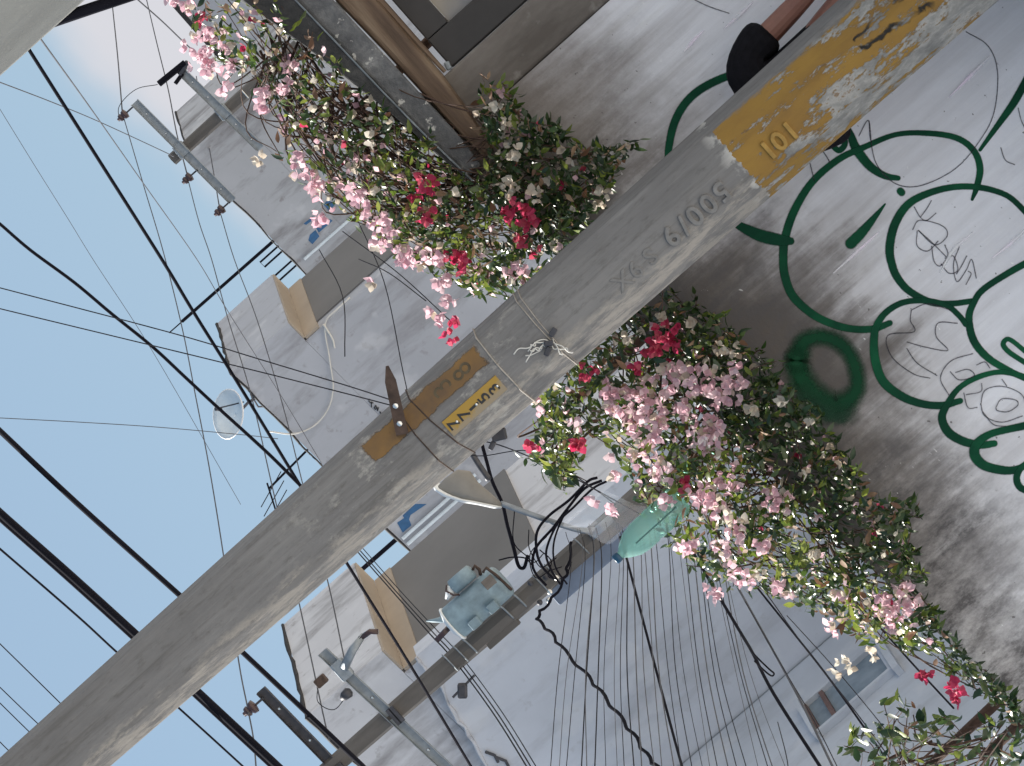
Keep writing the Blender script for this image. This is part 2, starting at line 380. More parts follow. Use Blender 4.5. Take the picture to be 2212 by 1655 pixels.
G = [
 ([(1665,160),(1600,158),(1540,178),(1490,212),(1458,262),(1444,325),(1446,360)], [14,17,19,19,19,17,15]),
 ([(1822,262),(1836,288),(1850,322),(1880,360),(1912,380),(1940,385)], [10,16,22,20,16,12]),
 ([(1790,296),(1797,312),(1812,325),(1825,312),(1822,292)], [12,13,14,14,12]),
 ([(2100,431),(2110,404),(2117,363),(2103,325),(2066,298),(2004,288),(1935,291),(1867,318),(1809,346),(1754,394),(1716,455),(1696,514),(1692,560),(1696,598),(1713,640),(1754,678),(1798,700),(1843,711),(1888,710),(1922,698)],
  [7,14,16,15,14,13,12,14,16,17,19,20,20,20,20,19,18,17,16,14]),
 ([(2222,165),(2190,222),(2158,267),(2117,324)], [18,18,14,8]),
 ([(2230,480),(2212,455),(2172,421),(2107,404),(2038,408),(1970,435),(1935,480),(1922,534),(1927,572),(1940,602),(1966,630),(2011,653),(2055,656),(2103,650)],
  [12,13,13,14,15,18,20,20,19,18,17,16,14,13]),
 ([(2240,560),(2212,571),(2158,602),(2120,629),(2103,655),(2093,687),(2103,735),(2134,773),(2182,802),(2225,822)], [16,16,15,15,15,17,18,17,15,14]),
 ([(2086,701),(2072,682),(2045,660),(2004,650),(1953,653),(1915,674),(1894,703),(1888,735),(1891,780),(1908,824),(1946,855),(1990,872),(2035,876),(2074,866)],
  [12,13,13,13,14,15,17,19,21,21,20,18,17,14]),
 ([(2230,824),(2200,810),(2155,804),(2107,817),(2069,841),(2045,876),(2035,903),(2049,934),(2083,954),(2120,961),(2148,958)], [14,13,12,13,13,16,19,21,20,18,15]),
 ([(2235,914),(2212,920),(2141,937),(2110,960),(2106,984),(2127,1006),(2168,1016),(2196,1014),(2225,1000)], [20,18,17,22,24,22,20,17,14]),
 ([(2222,996),(2205,1012),(2196,1032),(2203,1052),(2225,1064)], [12,14,16,16,14]),
 ([(2225,790),(2212,782),(2179,760),(2167,743),(2180,733),(2212,757),(2228,772)], [12,12,12,12,11,11,11]),
 ([(1912,441),(1889,470),(1862,502),(1838,526)], [4,14,23,26]),
 ([(1945,413),(1948,416)], [17,17]),
 ([(1575,474),(1600,489),(1640,508),(1680,518),(1708,521)], [12,20,28,28,18]),
]
for pts, wd in G: stroke(pts, wd)
ring = [(1728,782),(1742,748),(1775,737),(1815,752),(1840,792),(1843,838),(1808,868),(1765,852),(1737,815),(1728,782)]
stroke([(1785+(x-1785)*1.12, 803+(y-803)*1.14) for x, y in ring], [66,56,48,48,46,52,74,80,74,66], 'green_fog')
stroke([(1738,850),(1780,886),(1832,896)], [60,76,56], 'green_fog2')
stroke([(1748,868),(1790,898),(1822,908)], [26,36,26], 'green_fog2')
def C8(x, y): return (1890+0.4564*x, 378+0.4564*y)
def R3(x, y): return (1456+0.3425*x, 0.3425*y)
MK = [[R3(*q) for q in ((1840,200),(1980,290),(2040,450),(2020,700),(1940,870),(1780,1060),(1560,1170),(1400,1160),(1280,1040),(1240,880),(1230,760))],
      [R3(*q) for q in ((1165,860),(1225,760),(1245,900))], [R3(*q) for q in ((855,1020),(870,1080),(885,1145))],
      [R3(*q) for q in ((940,955),(970,1000),(985,1030))], [R3(*q) for q in ((2170,680),(2190,760),(2230,840))],
      [R3(*q) for q in ((130,0),(230,45),(350,85))], [R3(*q) for q in ((2060,930),(2090,1010),(2150,1040))]]
for pl in (((185,150),(215,200),(245,215),(290,180)), ((215,200),(245,160),(268,120)), ((178,260),(210,215),(300,232),(340,262),(335,300),(280,330),(205,262)),
           ((200,262),(200,335),(250,360),(300,312)), ((268,335),(280,408),(310,430),(345,380),(330,330)), ((312,420),(350,465),(392,450),(372,385),(330,395)),
           ((400,338),(372,420),(388,505),(432,450),(458,400),(480,490)), ((435,382),(410,430),(385,470)), ((430,520),(455,470),(440,455)),
           ((205,262),(270,320),(350,400)), ((172,640),(168,690),(185,742),(60,760),(80,860),(180,940),(262,962)), ((150,790),(240,815),(345,830),(290,765),(300,700),(392,702)),
           ((150,820),(200,890),(295,950)), ((465,845),(360,880),(310,960),(350,1042)), ((170,640),(250,610),(360,640)), ((355,930),(400,970),(470,950),(440,920),(380,935)),
           ((500,1090),(520,1020),(600,1000),(690,1035),(720,1100)), ((500,1080),(520,1140),(600,1170),(700,1140)), ((510,1120),(560,1180),(620,1190)),
           ((572,1100),(600,1060),(665,1065),(675,1090),(630,1120),(580,1115),(572,1100)), ((420,1030),(440,1100),(485,1100)), ((480,900),(520,885),(545,915)),
           ((505,985),(500,1025),(430,1040)), ((600,965),(625,1000))):
    MK.append([C8(*q) for q in pl])
for pl in MK: stroke(pl, 3.4, 'marker', 'marker_line', taper=False)
# dripped white paint runs on the wall near the gate
for pts in ([R3(*q) for q in ((500,10),(420,90),(310,185))], [R3(*q) for q in ((525,210),(440,300),(340,440))], [R3(*q) for q in ((190,190),(120,260),(60,330))],
            [(2140,120),(2100,160),(2050,210)], [(2140,560),(2190,520),(2220,490)], [(2105,500),(2060,540),(2030,590)], [(1900,500),(1850,545),(1800,590)]):
    stroke(pts, [3, 11, 4], 'white_run', 'paint_run', taper=False)

# ------------------------------------------------------------------ the gate, its brown jamb, the wooden beam and the slab over it
def brown_plaster():
    m, t, b = newmat('brown stained plaster'); v = geopos(t)
    c = ramp(t, noise(t, v, 5, 6, 0.65, (1, 1, 0.3)), [(0.3, (0.105, 0.09, 0.08)), (0.7, (0.24, 0.215, 0.195))])
    c = mixc(t, ramp(t, noise(t, v, 13, 5), [(0.6, 0.0), (0.75, 0.7)]), c, (0.30, 0.28, 0.26))
    t.links.new(c, b.inputs['Base Color']); b.inputs['Roughness'].default_value = 0.9
    bump(t, b, noise(t, v, 30, 5), 0.4, 0.01); return m
MAT['brown_plaster'] = brown_plaster()
def wood():
    m, t, b = newmat('weathered brown timber'); v = geopos(t)
    c = ramp(t, noise(t, v, 14, 6, 0.6, (0.12, 1, 1)), [(0.28, (0.055, 0.032, 0.020)), (0.5, (0.15, 0.095, 0.060)), (0.72, (0.33, 0.245, 0.165))])
    t.links.new(c, b.inputs['Base Color']); b.inputs['Roughness'].default_value = 0.75
    bump(t, b, noise(t, v, 40, 5, 0.6, (0.1, 1, 1)), 0.5, 0.008); return m
MAT['wood'] = wood()
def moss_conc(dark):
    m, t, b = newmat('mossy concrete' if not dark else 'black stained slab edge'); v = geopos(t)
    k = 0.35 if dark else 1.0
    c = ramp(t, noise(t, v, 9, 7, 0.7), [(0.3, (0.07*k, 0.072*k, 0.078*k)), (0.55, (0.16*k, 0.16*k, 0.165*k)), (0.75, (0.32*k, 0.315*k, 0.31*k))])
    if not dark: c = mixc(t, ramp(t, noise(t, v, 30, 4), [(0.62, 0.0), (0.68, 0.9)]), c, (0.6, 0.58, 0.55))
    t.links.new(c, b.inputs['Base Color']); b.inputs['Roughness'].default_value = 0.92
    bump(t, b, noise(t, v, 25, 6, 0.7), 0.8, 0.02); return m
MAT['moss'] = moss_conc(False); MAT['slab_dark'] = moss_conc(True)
def glass_grey():
    m, t, b = newmat('grey glazing with painted reflection')
    b.inputs['Base Color'].default_value = (0.22, 0.22, 0.235, 1); b.inputs['Roughness'].default_value = 0.25
    t.links.new(ramp(t, noise(t, geopos(t), 2.5, 3), [(0.4, (0.17, 0.17, 0.185)), (0.65, (0.34, 0.29, 0.22))]), b.inputs['Base Color'])  # beige reflection in the pane painted into its colour
    return m
MAT['gate_glass'] = glass_grey()
JY = WY+0.03
jx0, jx1 = wallR+0.004, uv(596, -400, JY).x
jt = uv(540, -262, JY).z
tag(MB().box(((jx0+jx1)/2, JY+0.075, (0.14+jt)/2), (jx1-jx0, 0.15, jt-0.14)).build('gate_jamb', 'brown_plaster', origin=((jx0+jx1)/2, JY+0.07, 0.14), bevel=0.012),
    'brown stained plaster jamb between the graffiti wall and dark gate', 'wall')
GY = JY+0.02
gx0 = jx1+0.006; gx1 = gx0+1.05
gt = uv(690, -352, GY).z; sw = 78/F*GY; rw = 60/F*GY
gate = thing('metal_gate', ((gx0+gx1)/2, GY, 0.15), 'dark brown metal gate with grey glazed panel under the wooden beam', 'gate')
MB().box((gx0+sw/2, GY+0.03, (0.15+gt)/2), (sw, 0.06, gt-0.15)).build('stile', 'dark_gate', gate, bevel=0.006)
MB().box((gx1-sw/2, GY+0.03, (0.15+gt)/2), (sw, 0.06, gt-0.15)).build('stile', 'dark_gate', gate, bevel=0.006)
for z in (gt-rw/2, 1.05, 0.20): MB().box(((gx0+gx1)/2, GY+0.03, z), (gx1-gx0-2*sw-0.004, 0.05, rw)).build('rail', 'dark_gate', gate, bevel=0.005)
for z0, z1 in ((0.25, 1.0), (1.1, gt-rw-0.002)): MB().box(((gx0+gx1)/2, GY+0.035, (z0+z1)/2), (gx1-gx0-2*sw-0.004, 0.012, z1-z0)).build('pane', 'gate_glass', gate)
MB().box((gx0+0.012, GY-0.012, gt+0.004), (0.034, 0.022, 0.022), Matrix.Rotation(0.3, 3, 'Y')).build('hinge', 'steel', gate, bevel=0.006)
# beam
BY = WY-0.06
mb = MB()
def bpt(u, v, dy): return uv(u, v, BY+dy)
prof_l = [(-275, 0), (-302, -0.01), (-312, 0.10), (-276, 0.12)]
prof_m = [(-270, 0), (-326, -0.015), (-330, 0.12), (-268, 0.14)]
prof_r = [(-262, 0), (-330, -0.015), (-334, 0.12), (-260, 0.14)]
secs = [(402, prof_l), (470, [(-272,0),(-312,-0.012),(-318,0.11),(-272,0.13)]), (596, prof_m), (720, [(-268,0.004),(-327,-0.01),(-331,0.12),(-266,0.14)]), (866, prof_r), (1500, [(v+18, d) for v, d in prof_r])]
for u, pr in secs: mb.v += [tuple(bpt(u, v, d)) for v, d in pr]
for i in range(len(secs)-1):
    for k in range(4): mb.f.append((i*4+k, i*4+(k+1) % 4, i*4+4+(k+1) % 4, i*4+4+k))
mb.f += [(0,1,2,3), tuple(len(mb.v)-4+k for k in (3,2,1,0))]
tag(mb.build('wooden_beam', 'wood', bevel=0.02), 'long weathered brown timber beam above the dark gate', 'beam')
# split strip below the beam
mb = MB(); mb.tube([uv(600, -336, BY+0.02), uv(690, -334, BY+0.015), uv(790, -333, BY+0.02), uv(1400, -320, BY+0.02)], [0.008, 0.012, 0.014, 0.014], 6)
tag(mb.build('wooden_strip', 'wood'), 'thin brown wooden strip under the timber beam over the gate', 'beam')
# slab: sloping concrete
slab = thing('canopy_slab', uv(700, -240, BY), 'grey mossy concrete canopy slab with black edge above timber beam', 'canopy')
front = [(396, -262, -224), (470, -268, -219), (563, -266, -212), (700, -263, -207), (840, -259, -201), (1500, -235, -175)]
mb = MB()
rng = random.Random(3)
for u, v0, v1 in front:
    mb.v += [tuple(uv(u, v0, BY-0.03)), tuple(uv(u, v1, BY-0.02)), tuple(uv(u, v1+3, BY+0.9)), tuple(uv(u, v0, BY+0.9))]
for i in range(len(front)-1):
    for k in range(4): mb.f.append((i*4+k, i*4+(k+1) % 4, i*4+4+(k+1) % 4, i*4+4+k))
mb.f += [(0,1,2,3), tuple(len(mb.v)-4+k for k in (3,2,1,0))]
mb.build('slab', 'moss', slab, bevel=0.012)
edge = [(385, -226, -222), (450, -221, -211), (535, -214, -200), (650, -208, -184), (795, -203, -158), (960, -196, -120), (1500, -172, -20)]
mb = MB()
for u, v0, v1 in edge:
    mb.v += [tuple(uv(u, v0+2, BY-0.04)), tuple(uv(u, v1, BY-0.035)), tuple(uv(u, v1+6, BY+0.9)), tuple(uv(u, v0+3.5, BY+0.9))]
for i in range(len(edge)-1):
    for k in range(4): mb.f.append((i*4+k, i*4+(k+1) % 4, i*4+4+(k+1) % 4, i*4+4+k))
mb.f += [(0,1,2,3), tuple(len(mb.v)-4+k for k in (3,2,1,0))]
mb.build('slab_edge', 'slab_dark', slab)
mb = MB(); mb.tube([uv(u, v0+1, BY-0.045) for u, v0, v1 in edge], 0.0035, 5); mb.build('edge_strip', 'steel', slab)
# ------------------------------------------------------------------ the near octagonal concrete pole
PX, PY = 0.068, 12.0
def pr(z): return 0.192-0.0102*(z-0.86)
VA = [R(7+45*k) for k in range(8)]
def near_pole_mat():
    m, t, b = newmat('weathered concrete with peeling yellow paint')
    v = objc(t); sep = N(t, 'ShaderNodeSeparateXYZ'); t.links.new(v, sep.inputs[0]); X, Y_, Z = sep.outputs
    st = noise(t, v, 7, 7, 0.65, (1, 1, 0.13)); fine = noise(t, v, 45, 5, 0.65, (1, 1, 0.35)); big = noise(t, v, 2.3, 4, 0.6)
    c = ramp(t, big, [(0.3, (0.150, 0.143, 0.141)), (0.7, (0.190, 0.183, 0.182))])
    c = mixc(t, ramp(t, st, [(0.45, 0.0), (0.68, 0.6)]), c, (0.245, 0.235, 0.228))
    c = mixc(t, ramp(t, fine, [(0.54, 0.0), (0.70, 0.55)]), c, (0.10, 0.093, 0.086))
    lines = noise(t, v, 30, 6, 0.7, (1, 1, 0.045), (6, 2, 1))
    c = mixc(t, ramp(t, lines, [(0.52, 0.0), (0.68, 0.7)]), c, (0.11, 0.103, 0.097))
    c = mixc(t, ramp(t, lines, [(0.30, 0.55), (0.44, 0.0)]), c, (0.27, 0.262, 0.255))
    # cement slurry left along the arris on the left
    ed = math_(t, 'ADD', X, math_(t, 'MULTIPLY', math_(t, 'SUBTRACT', noise(t, v, 10, 7, 0.75, (1, 1, 0.45)), 0.5), 0.13))
    sl = ramp(t, ed, [(0.0, 1.0), (0.42, 1.0), (0.50, 0.0)])
    ed2 = math_(t, 'MULTIPLY_ADD', ed, 4.0, 0.66)
    sl = math_(t, 'MULTIPLY', ramp(t, ed2, [(0.30, 0.95), (0.42, 0.0)]), ramp(t, noise(t, v, 20, 7, 0.75, (1, 1, 0.25), (3, 3, 1)), [(0.46, 0.1), (0.56, 1.0)]))
    c = mixc(t, sl, c, (0.33, 0.30, 0.268))
    # pale scuffs mid height
    sc = math_(t, 'MULTIPLY', ramp(t, noise(t, v, 14, 7, 0.75, (1, 1, 0.6), (2, 2, 2)), [(0.54, 0.0), (0.66, 0.75)]),
               ramp(t, math_(t, 'MULTIPLY', math_(t, 'ABSOLUTE', math_(t, 'SUBTRACT', Z, 3.05)), 1.0), [(0.35, 1.0), (0.75, 0.0)]))
    c = mixc(t, sc, c, (0.42, 0.40, 0.365))
    # yellow band
    zt = math_(t, 'ADD', Z, math_(t, 'MULTIPLY', math_(t, 'SUBTRACT', fine, 0.5), 0.05))
    band = math_(t, 'LESS_THAN', zt, YB)
    side = ramp(t, math_(t, 'ADD', X, math_(t, 'MULTIPLY', math_(t, 'SUBTRACT', fine, 0.5), 0.06)), [(0.123, 1.0), (0.135, 0.0)])
    peel = noise(t, v, 11, 9, 0.76, (1, 1, 0.36), (1, 4, 2.2))
    prim = noise(t, v, 16, 7, 0.7, (1, 1, 0.6), (5, 1, 0))
    depth = math_(t, 'MULTIPLY', math_(t, 'SUBTRACT', YB, Z), 0.17)
    lim = math_(t, 'ADD', peel, math_(t, 'MINIMUM', depth, 0.085))
    lim = math_(t, 'ADD', lim, math_(t, 'MULTIPLY', ramp(t, math_(t, 'ADD', X, 0.5), [(0.44, 1.0), (0.50, 0.0)]), 0.06))
    keep = ramp(t, lim, [(0.605, 1.0), (0.63, 0.0)])
    ycol = ramp(t, noise(t, v, 5, 5, 0.6, (1, 1, 0.4)), [(0.3, (0.20, 0.108, 0.030)), (0.55, (0.29, 0.165, 0.032)), (0.75, (0.22, 0.135, 0.055))])
    primc = ramp(t, prim, [(0.33, (0.17, 0.165, 0.16)), (0.50, (0.27, 0.262, 0.25)), (0.58, (0.36, 0.345, 0.325)), (0.645, (0.19, 0.11, 0.05)), (0.70, (0.24, 0.225, 0.21))])
    inband = mixc(t, keep, primc, ycol)
    bm_ = math_(t, 'MULTIPLY', band, side)
    c = mixc(t, bm_, c, inband)
    # white drips just above the band
    up = math_(t, 'MULTIPLY', ramp(t, math_(t, 'SUBTRACT', Z, YB), [(0.0, 1.0), (0.06, 0.0)]), ramp(t, noise(t, v, 18, 5), [(0.5, 0.0), (0.6, 0.8)]))
    c = mixc(t, math_(t, 'MULTIPLY', up, math_(t, 'GREATER_THAN', zt, YB)), c, (0.55, 0.53, 0.50))
    # black cracks low on the pole
    vor = N(t, 'ShaderNodeTexVoronoi', Scale=3.4); vor.feature = 'DISTANCE_TO_EDGE'
    mpv = N(t, 'ShaderNodeMapping'); mpv.inputs['Scale'].default_value = (1.2, 1.2, 0.35); mpv.inputs['Rotation'].default_value = (0.3, 0.5, 0)
    dis = N(t, 'ShaderNodeMix'); dis.data_type = 'RGBA'; dis.inputs[0].default_value = 0.12
    nn = N(t, 'ShaderNodeTexNoise', Scale=9, Detail=5); t.links.new(v, nn.inputs['Vector'])
    t.links.new(v, mpv.inputs[0]); t.links.new(mpv.outputs[0], dis.inputs[6]); t.links.new(nn.outputs['Color'], dis.inputs[7]); t.links.new(dis.outputs[2], vor.inputs['Vector'])
    ck = math_(t, 'MULTIPLY', ramp(t, vor.outputs['Distance'], [(0.012, 1.0), (0.03, 0.0)]), ramp(t, Z, [(0.0, 1.0), (1.28, 1.0), (1.42, 0.0)]))
    ck = math_(t, 'MULTIPLY', ck, ramp(t, noise(t, v, 4.5, 3, 0.5, None, (3, 3, 3)), [(0.47, 0.0), (0.55, 1.0)]))
    c = mixc(t, ck, c, (0.02, 0.017, 0.015))
    t.links.new(c, b.inputs['Base Color']); b.inputs['Roughness'].default_value = 0.85
    h = math_(t, 'ADD', math_(t, 'MULTIPLY', math_(t, 'MULTIPLY', keep, bm_), 0.25), math_(t, 'ADD', math_(t, 'MULTIPLY', st, 0.6), math_(t, 'MULTIPLY', fine, 0.35)))
    h = math_(t, 'SUBTRACT', h, math_(t, 'MULTIPLY', ck, 1.2))
    bump(t, b, h, 0.7, 0.014)
    return m
YB = uv(0, -684, PY-0.15).z-0.14
MAT['near_pole'] = near_pole_mat()
def oct_pole(name, x, y, zb, zt, rfun, mat, parent=None, vang=VA, origin=None):
    mb = MB(); rows = 24
    for i in range(rows+1):
        z = zb+(zt-zb)*i/rows
        for a in vang: mb.v.append((x+math.sin(a)*rfun(z), y-math.cos(a)*rfun(z), z))
    for i in range(rows):
        for k in range(8): mb.f.append((i*8+k, i*8+(k+1) % 8, i*8+8+(k+1) % 8, i*8+8+k))
    mb.f += [tuple(range(7, -1, -1)), tuple(rows*8+k for k in range(8))]
    return mb.build(name, mat, parent, bevel=0.006, origin=origin)
pole = thing('concrete_pole', (PX, PY, 0.14), 'large octagonal concrete pole with peeling yellow band in front of the wall', 'pole')
shaft = oct_pole('shaft', PX, PY, 0.14, 8.6, pr, 'near_pole', pole, origin=(PX, PY, 0.14))
shaft.parent = pole; shaft.matrix_parent_inverse = Matrix.Identity(4); shaft.location = (0, 0, 0)
CO = math.cos(R(22.5))
def facet(phi, s, z, off=0.0):
    n = Vector((math.sin(phi), -math.cos(phi), 0)); tt = Vector((math.cos(phi), math.sin(phi), 0))
    return Vector((PX, PY, 0)) + n*(pr(z)*CO+off) + tt*s + Vector((0, 0, z))
PH1, PH2 = R(-15.5), R(29.5)
def zof(v, u=20): return uv(u, v, PY-0.17).z
def face_u(phi, u, v):              # offset along the facet where column u of the picture meets it
    n = Vector((math.sin(phi), -math.cos(phi), 0)); z = zof(v)
    p0 = facet(phi, 0, z); q = hituv(u, v, p0, n); tt = Vector((math.cos(phi), math.sin(phi), 0))
    return (q-p0).dot(tt), q.z
def worn(name, col, dark, scale, lo, hi):
    m, t, b = newmat(name); v = geopos(t)
    c = ramp(t, noise(t, v, 9, 6, 0.6), [(0.3, dark), (0.65, col)])
    t.links.new(c, b.inputs['Base Color']); b.inputs['Roughness'].default_value = 0.8
    uvn = N(t, 'ShaderNodeUVMap'); sep = N(t, 'ShaderNodeSeparateXYZ'); t.links.new(uvn.outputs[0], sep.inputs[0])
    ex = math_(t, 'SUBTRACT', 1.0, math_(t, 'ABSOLUTE', math_(t, 'MULTIPLY_ADD', sep.outputs[0], 2, -1)))
    ey = math_(t, 'SUBTRACT', 1.0, math_(t, 'ABSOLUTE', math_(t, 'MULTIPLY_ADD', sep.outputs[1], 2, -1)))
    e = math_(t, 'MINIMUM', math_(t, 'MULTIPLY', ex, 2.5), math_(t, 'MULTIPLY', ey, 9.0))
    e = math_(t, 'ADD', math_(t, 'MINIMUM', e, 1.0), math_(t, 'MULTIPLY', math_(t, 'SUBTRACT', noise(t, v, scale, 7, 0.7), 0.5), 2.2))
    t.links.new(ramp(t, e, [(lo, 0.0), (hi, 0.97)]), b.inputs['Alpha'])
    return m
MAT['orange_worn'] = worn('worn orange paint', (0.22, 0.122, 0.040), (0.13, 0.080, 0.045), 13, 0.30, 0.62)
def facet_patch(name, phi, u0, u1, v0, v1, mat, off, parent):
    mb = MB(); mb.uv = []; k = 8
    for i in range(k+1):
        v = v0+(v1-v0)*i/k
        for j, u in enumerate((u0, u1)):
            s, z = face_u(phi, u, v); mb.v.append(tuple(facet(phi, s, z, off))); mb.uv.append((j, i/k))
    mb.f = [(2*i, 2*i+1, 2*i+3, 2*i+2) for i in range(k)]
    o = mb.build(name, mat, parent); return o
facet_patch('painted_panel', PH2, 60, 119, 2, 345, 'orange_worn', 0.0016, pole)
# embossed characters
def text_mesh(body, size, ext, bev=0.0):
    cu = bpy.data.curves.new('txt', 'FONT'); cu.body = body; cu.size = size; cu.extrude = ext; cu.bevel_depth = bev; cu.align_x = 'CENTER'; cu.align_y = 'CENTER'
    cu.resolution_u = 4
    o = bpy.data.objects.new('txt', cu); COL.objects.link(o)
    bpy.context.view_layer.update()
    me = bpy.data.meshes.new_from_object(o.evaluated_get(bpy.context.evaluated_depsgraph_get()))
    bpy.data.objects.remove(o); bpy.data.curves.remove(cu); return me
def place_text(name, body, phi, u, v, size, rot, mat, ext=0.002, off=0.001, parent=None, bev=0.0, sx=1.0):
    me = text_mesh(body, size, ext, bev); me.materials.append(MAT[mat])
    o = bpy.data.objects.new(name, me); COL.objects.link(o)
    s, z = face_u(phi, u, v)
    n = Vector((math.sin(phi), -math.cos(phi), 0)); tt = Vector((math.cos(phi), math.sin(phi), 0)); up = (facet(phi, s, z+0.1)-facet(phi, s, z)).normalized()
    n = tt.cross(up).normalized()
    m = Matrix((tt, up, n)).transposed().to_4x4() @ Matrix.Rotation(rot, 4, 'Z') @ Matrix.Diagonal((sx, 1, 1, 1))
    m.translation = facet(phi, s, z, off)
    p = parent or pole
    o.parent = p; o.matrix_parent_inverse = Matrix.Translation(-Vector(pole.location)); o.matrix_world = m
    o.matrix_basis = m if parent is None else m
    return o
MAT['emboss'] = simple('moulded concrete numeral', (0.19, 0.183, 0.178), 0.85, 0, 0.25, 30, 0.2)
MAT['olive_paint'] = simple('faded olive stencil paint', (0.105, 0.080, 0.045), 0.8, 0, 0.5, 30, 0)
MAT['emboss_yellow'] = simple('yellow painted numeral', (0.34, 0.20, 0.045), 0.7, 0, 0.25, 30, 0.2)
for ch, v in (('5', -612), ('0', -574), ('0', -535), ('/', -503), ('9', -468)):
    place_text('numeral', ch, PH1, 13, v, 0.104, R(90), 'emboss', 0.006, 0.001, bev=0.003)
for ch, v in (('S', -405), ('9', -362), ('X', -325)):
    place_text('numeral', ch, PH1, 10, v, 0.092, R(90), 'emboss', 0.0015, 0.0005, bev=0.0014)
for ch, v in (('1', -748), ('0', -778), ('1', -812)):
    place_text('numeral', ch, PH1, 14, v, 0.10, R(90), 'emboss_yellow', 0.006, 0.001, bev=0.003)
for ch, v, u in (('8', 62, 90), ('3', 118, 92)): place_text('stencil_mark', ch, PH2, u, v, 0.11, R(6), 'olive_paint', 0.0002, 0.0022)
# yellow number plate with stacked digits
def plate_mat():
    m, t, b = newmat('worn yellow number plate'); v = geopos(t)
    uvn = N(t, 'ShaderNodeUVMap'); sep = N(t, 'ShaderNodeSeparateXYZ'); t.links.new(uvn.outputs[0], sep.inputs[0])
    n = noise(t, v, 22, 6, 0.65)
    wear = math_(t, 'ADD', math_(t, 'SUBTRACT', 1.0, sep.outputs[0]), math_(t, 'MULTIPLY', math_(t, 'SUBTRACT', n, 0.5), 1.5))
    wear = math_(t, 'ADD', wear, math_(t, 'MULTIPLY', math_(t, 'SUBTRACT', 1.0, sep.outputs[1]), 0.35))
    c = mixc(t, ramp(t, wear, [(0.62, 0.0), (0.95, 0.75)]), (0.36, 0.215, 0.030), (0.27, 0.235, 0.19))
    t.links.new(c, b.inputs['Base Color']); b.inputs['Roughness'].default_value = 0.45; return m
MAT['plate'] = plate_mat()
mb = MB(); mb.uv = []
q = []
for (u, v) in ((-3, 16), (37, 16), (37, 170), (-3, 170)):
    s, z = face_u(PH1, u, v); q.append((s, z))
for off in (0.0012, 0.004):
    for i, (s, z) in enumerate(q): mb.v.append(tuple(facet(PH1, s, z, off))); mb.uv.append(((0,1,1,0)[i], (0,0,1,1)[i]))
mb.f = [(0,1,2,3), (4,7,6,5), (0,4,5,1), (1,5,6,2), (2,6,7,3), (3,7,4,0)]
plate = mb.build('number_plate', 'plate', pole); plate['label'] = 'worn yellow plate with stacked black digits 7 7 1 5 3'
for ch, v in (('7', 151), ('7', 121), ('1', 93), ('5', 66), ('3', 36)):
    o = place_text('digit', ch, PH1, 17, v, 0.058, R(-4 if ch == '7' else 3), 'black_paint', 0.0006, 0.0046, bev=0.0009, sx=1.25)
    o.parent = plate
    o.matrix_parent_inverse = Matrix.Identity(4)
for u, v in ((17, 28), (17, 144), (17, 88)):
    s, z = face_u(PH1, u, v); p = facet(PH1, s, z, 0.0045); n = Vector((math.sin(PH1), -math.cos(PH1), 0))
    o = MB().lathe(p, n, [(0.006, 0), (0.005, 0.003), (0.002, 0.0045)], 8).build('rivet', 'bright', pole, True)
# bands of wire round the pole
def band(v, mat, r, name, tilt=0.0, z0=None):
    z = zof(v) if z0 is None else z0
    pts = []
    for k in range(9):
        a = VA[k % 8]; rr = pr(z)+r*0.7
        for a2 in (a,):
            pts.append(Vector((PX+math.sin(a2)*rr, PY-math.cos(a2)*rr, z+tilt*math.sin(a2))))
    return MB().tube(pts, r, 6, False).build(name, mat, pole, True)
band(-2, 'wire_tan', 0.0030, 'tie_wire')
band(-122, 'wire_tan', 0.0024, 'tie_wire', 0.004); band(-130, 'wire_tan', 0.0022, 'tie_wire', -0.004)
band(184, 'rust', 0.0026, 'tie_wire', 0.022); band(231, 'rust', 0.0026, 'tie_wire', -0.004)
# frayed knot on the wire
rk = random.Random(11)
s, z = face_u(PH1, 15, -122); kc = facet(PH1, s, z, 0.012); tt = Vector((math.cos(PH1), math.sin(PH1), 0)); nn = Vector((math.sin(PH1), -math.cos(PH1), 0))
mb = MB()
for i in range(5):
    pts = [kc+Vector((0,0,0.0))]
    for j in range(6):
        pts.append(pts[-1]+tt*rk.uniform(-0.01, 0.022)+Vector((0, 0, rk.uniform(0.004, 0.030)))+nn*rk.uniform(-0.002, 0.004))
    mb.tube(spline(pts, 4), 0.0024, 5)
for i in range(3):
    pts = [kc]
    for j in range(5): pts.append(pts[-1]+tt*rk.uniform(-0.03, 0.0)+Vector((0, 0, rk.uniform(-0.018, 0.01)))+nn*rk.uniform(-0.002, 0.006))
    mb.tube(spline(pts, 4), 0.0024, 5)
mb.build('frayed_rope', 'wire_white', pole, True)
for dx, dz in ((-0.02, -0.03), (0.0, 0.008), (0.02, 0.03)):
    c = kc+tt*(-dx)+Vector((0,0,dz))+nn*0.008
    MB().box(c, (0.02, 0.018, 0.034), Matrix.Rotation(rk.uniform(-.7,.7), 3, 'Y')).build('wire_clamp', 'dark_steel', pole, bevel=0.004)
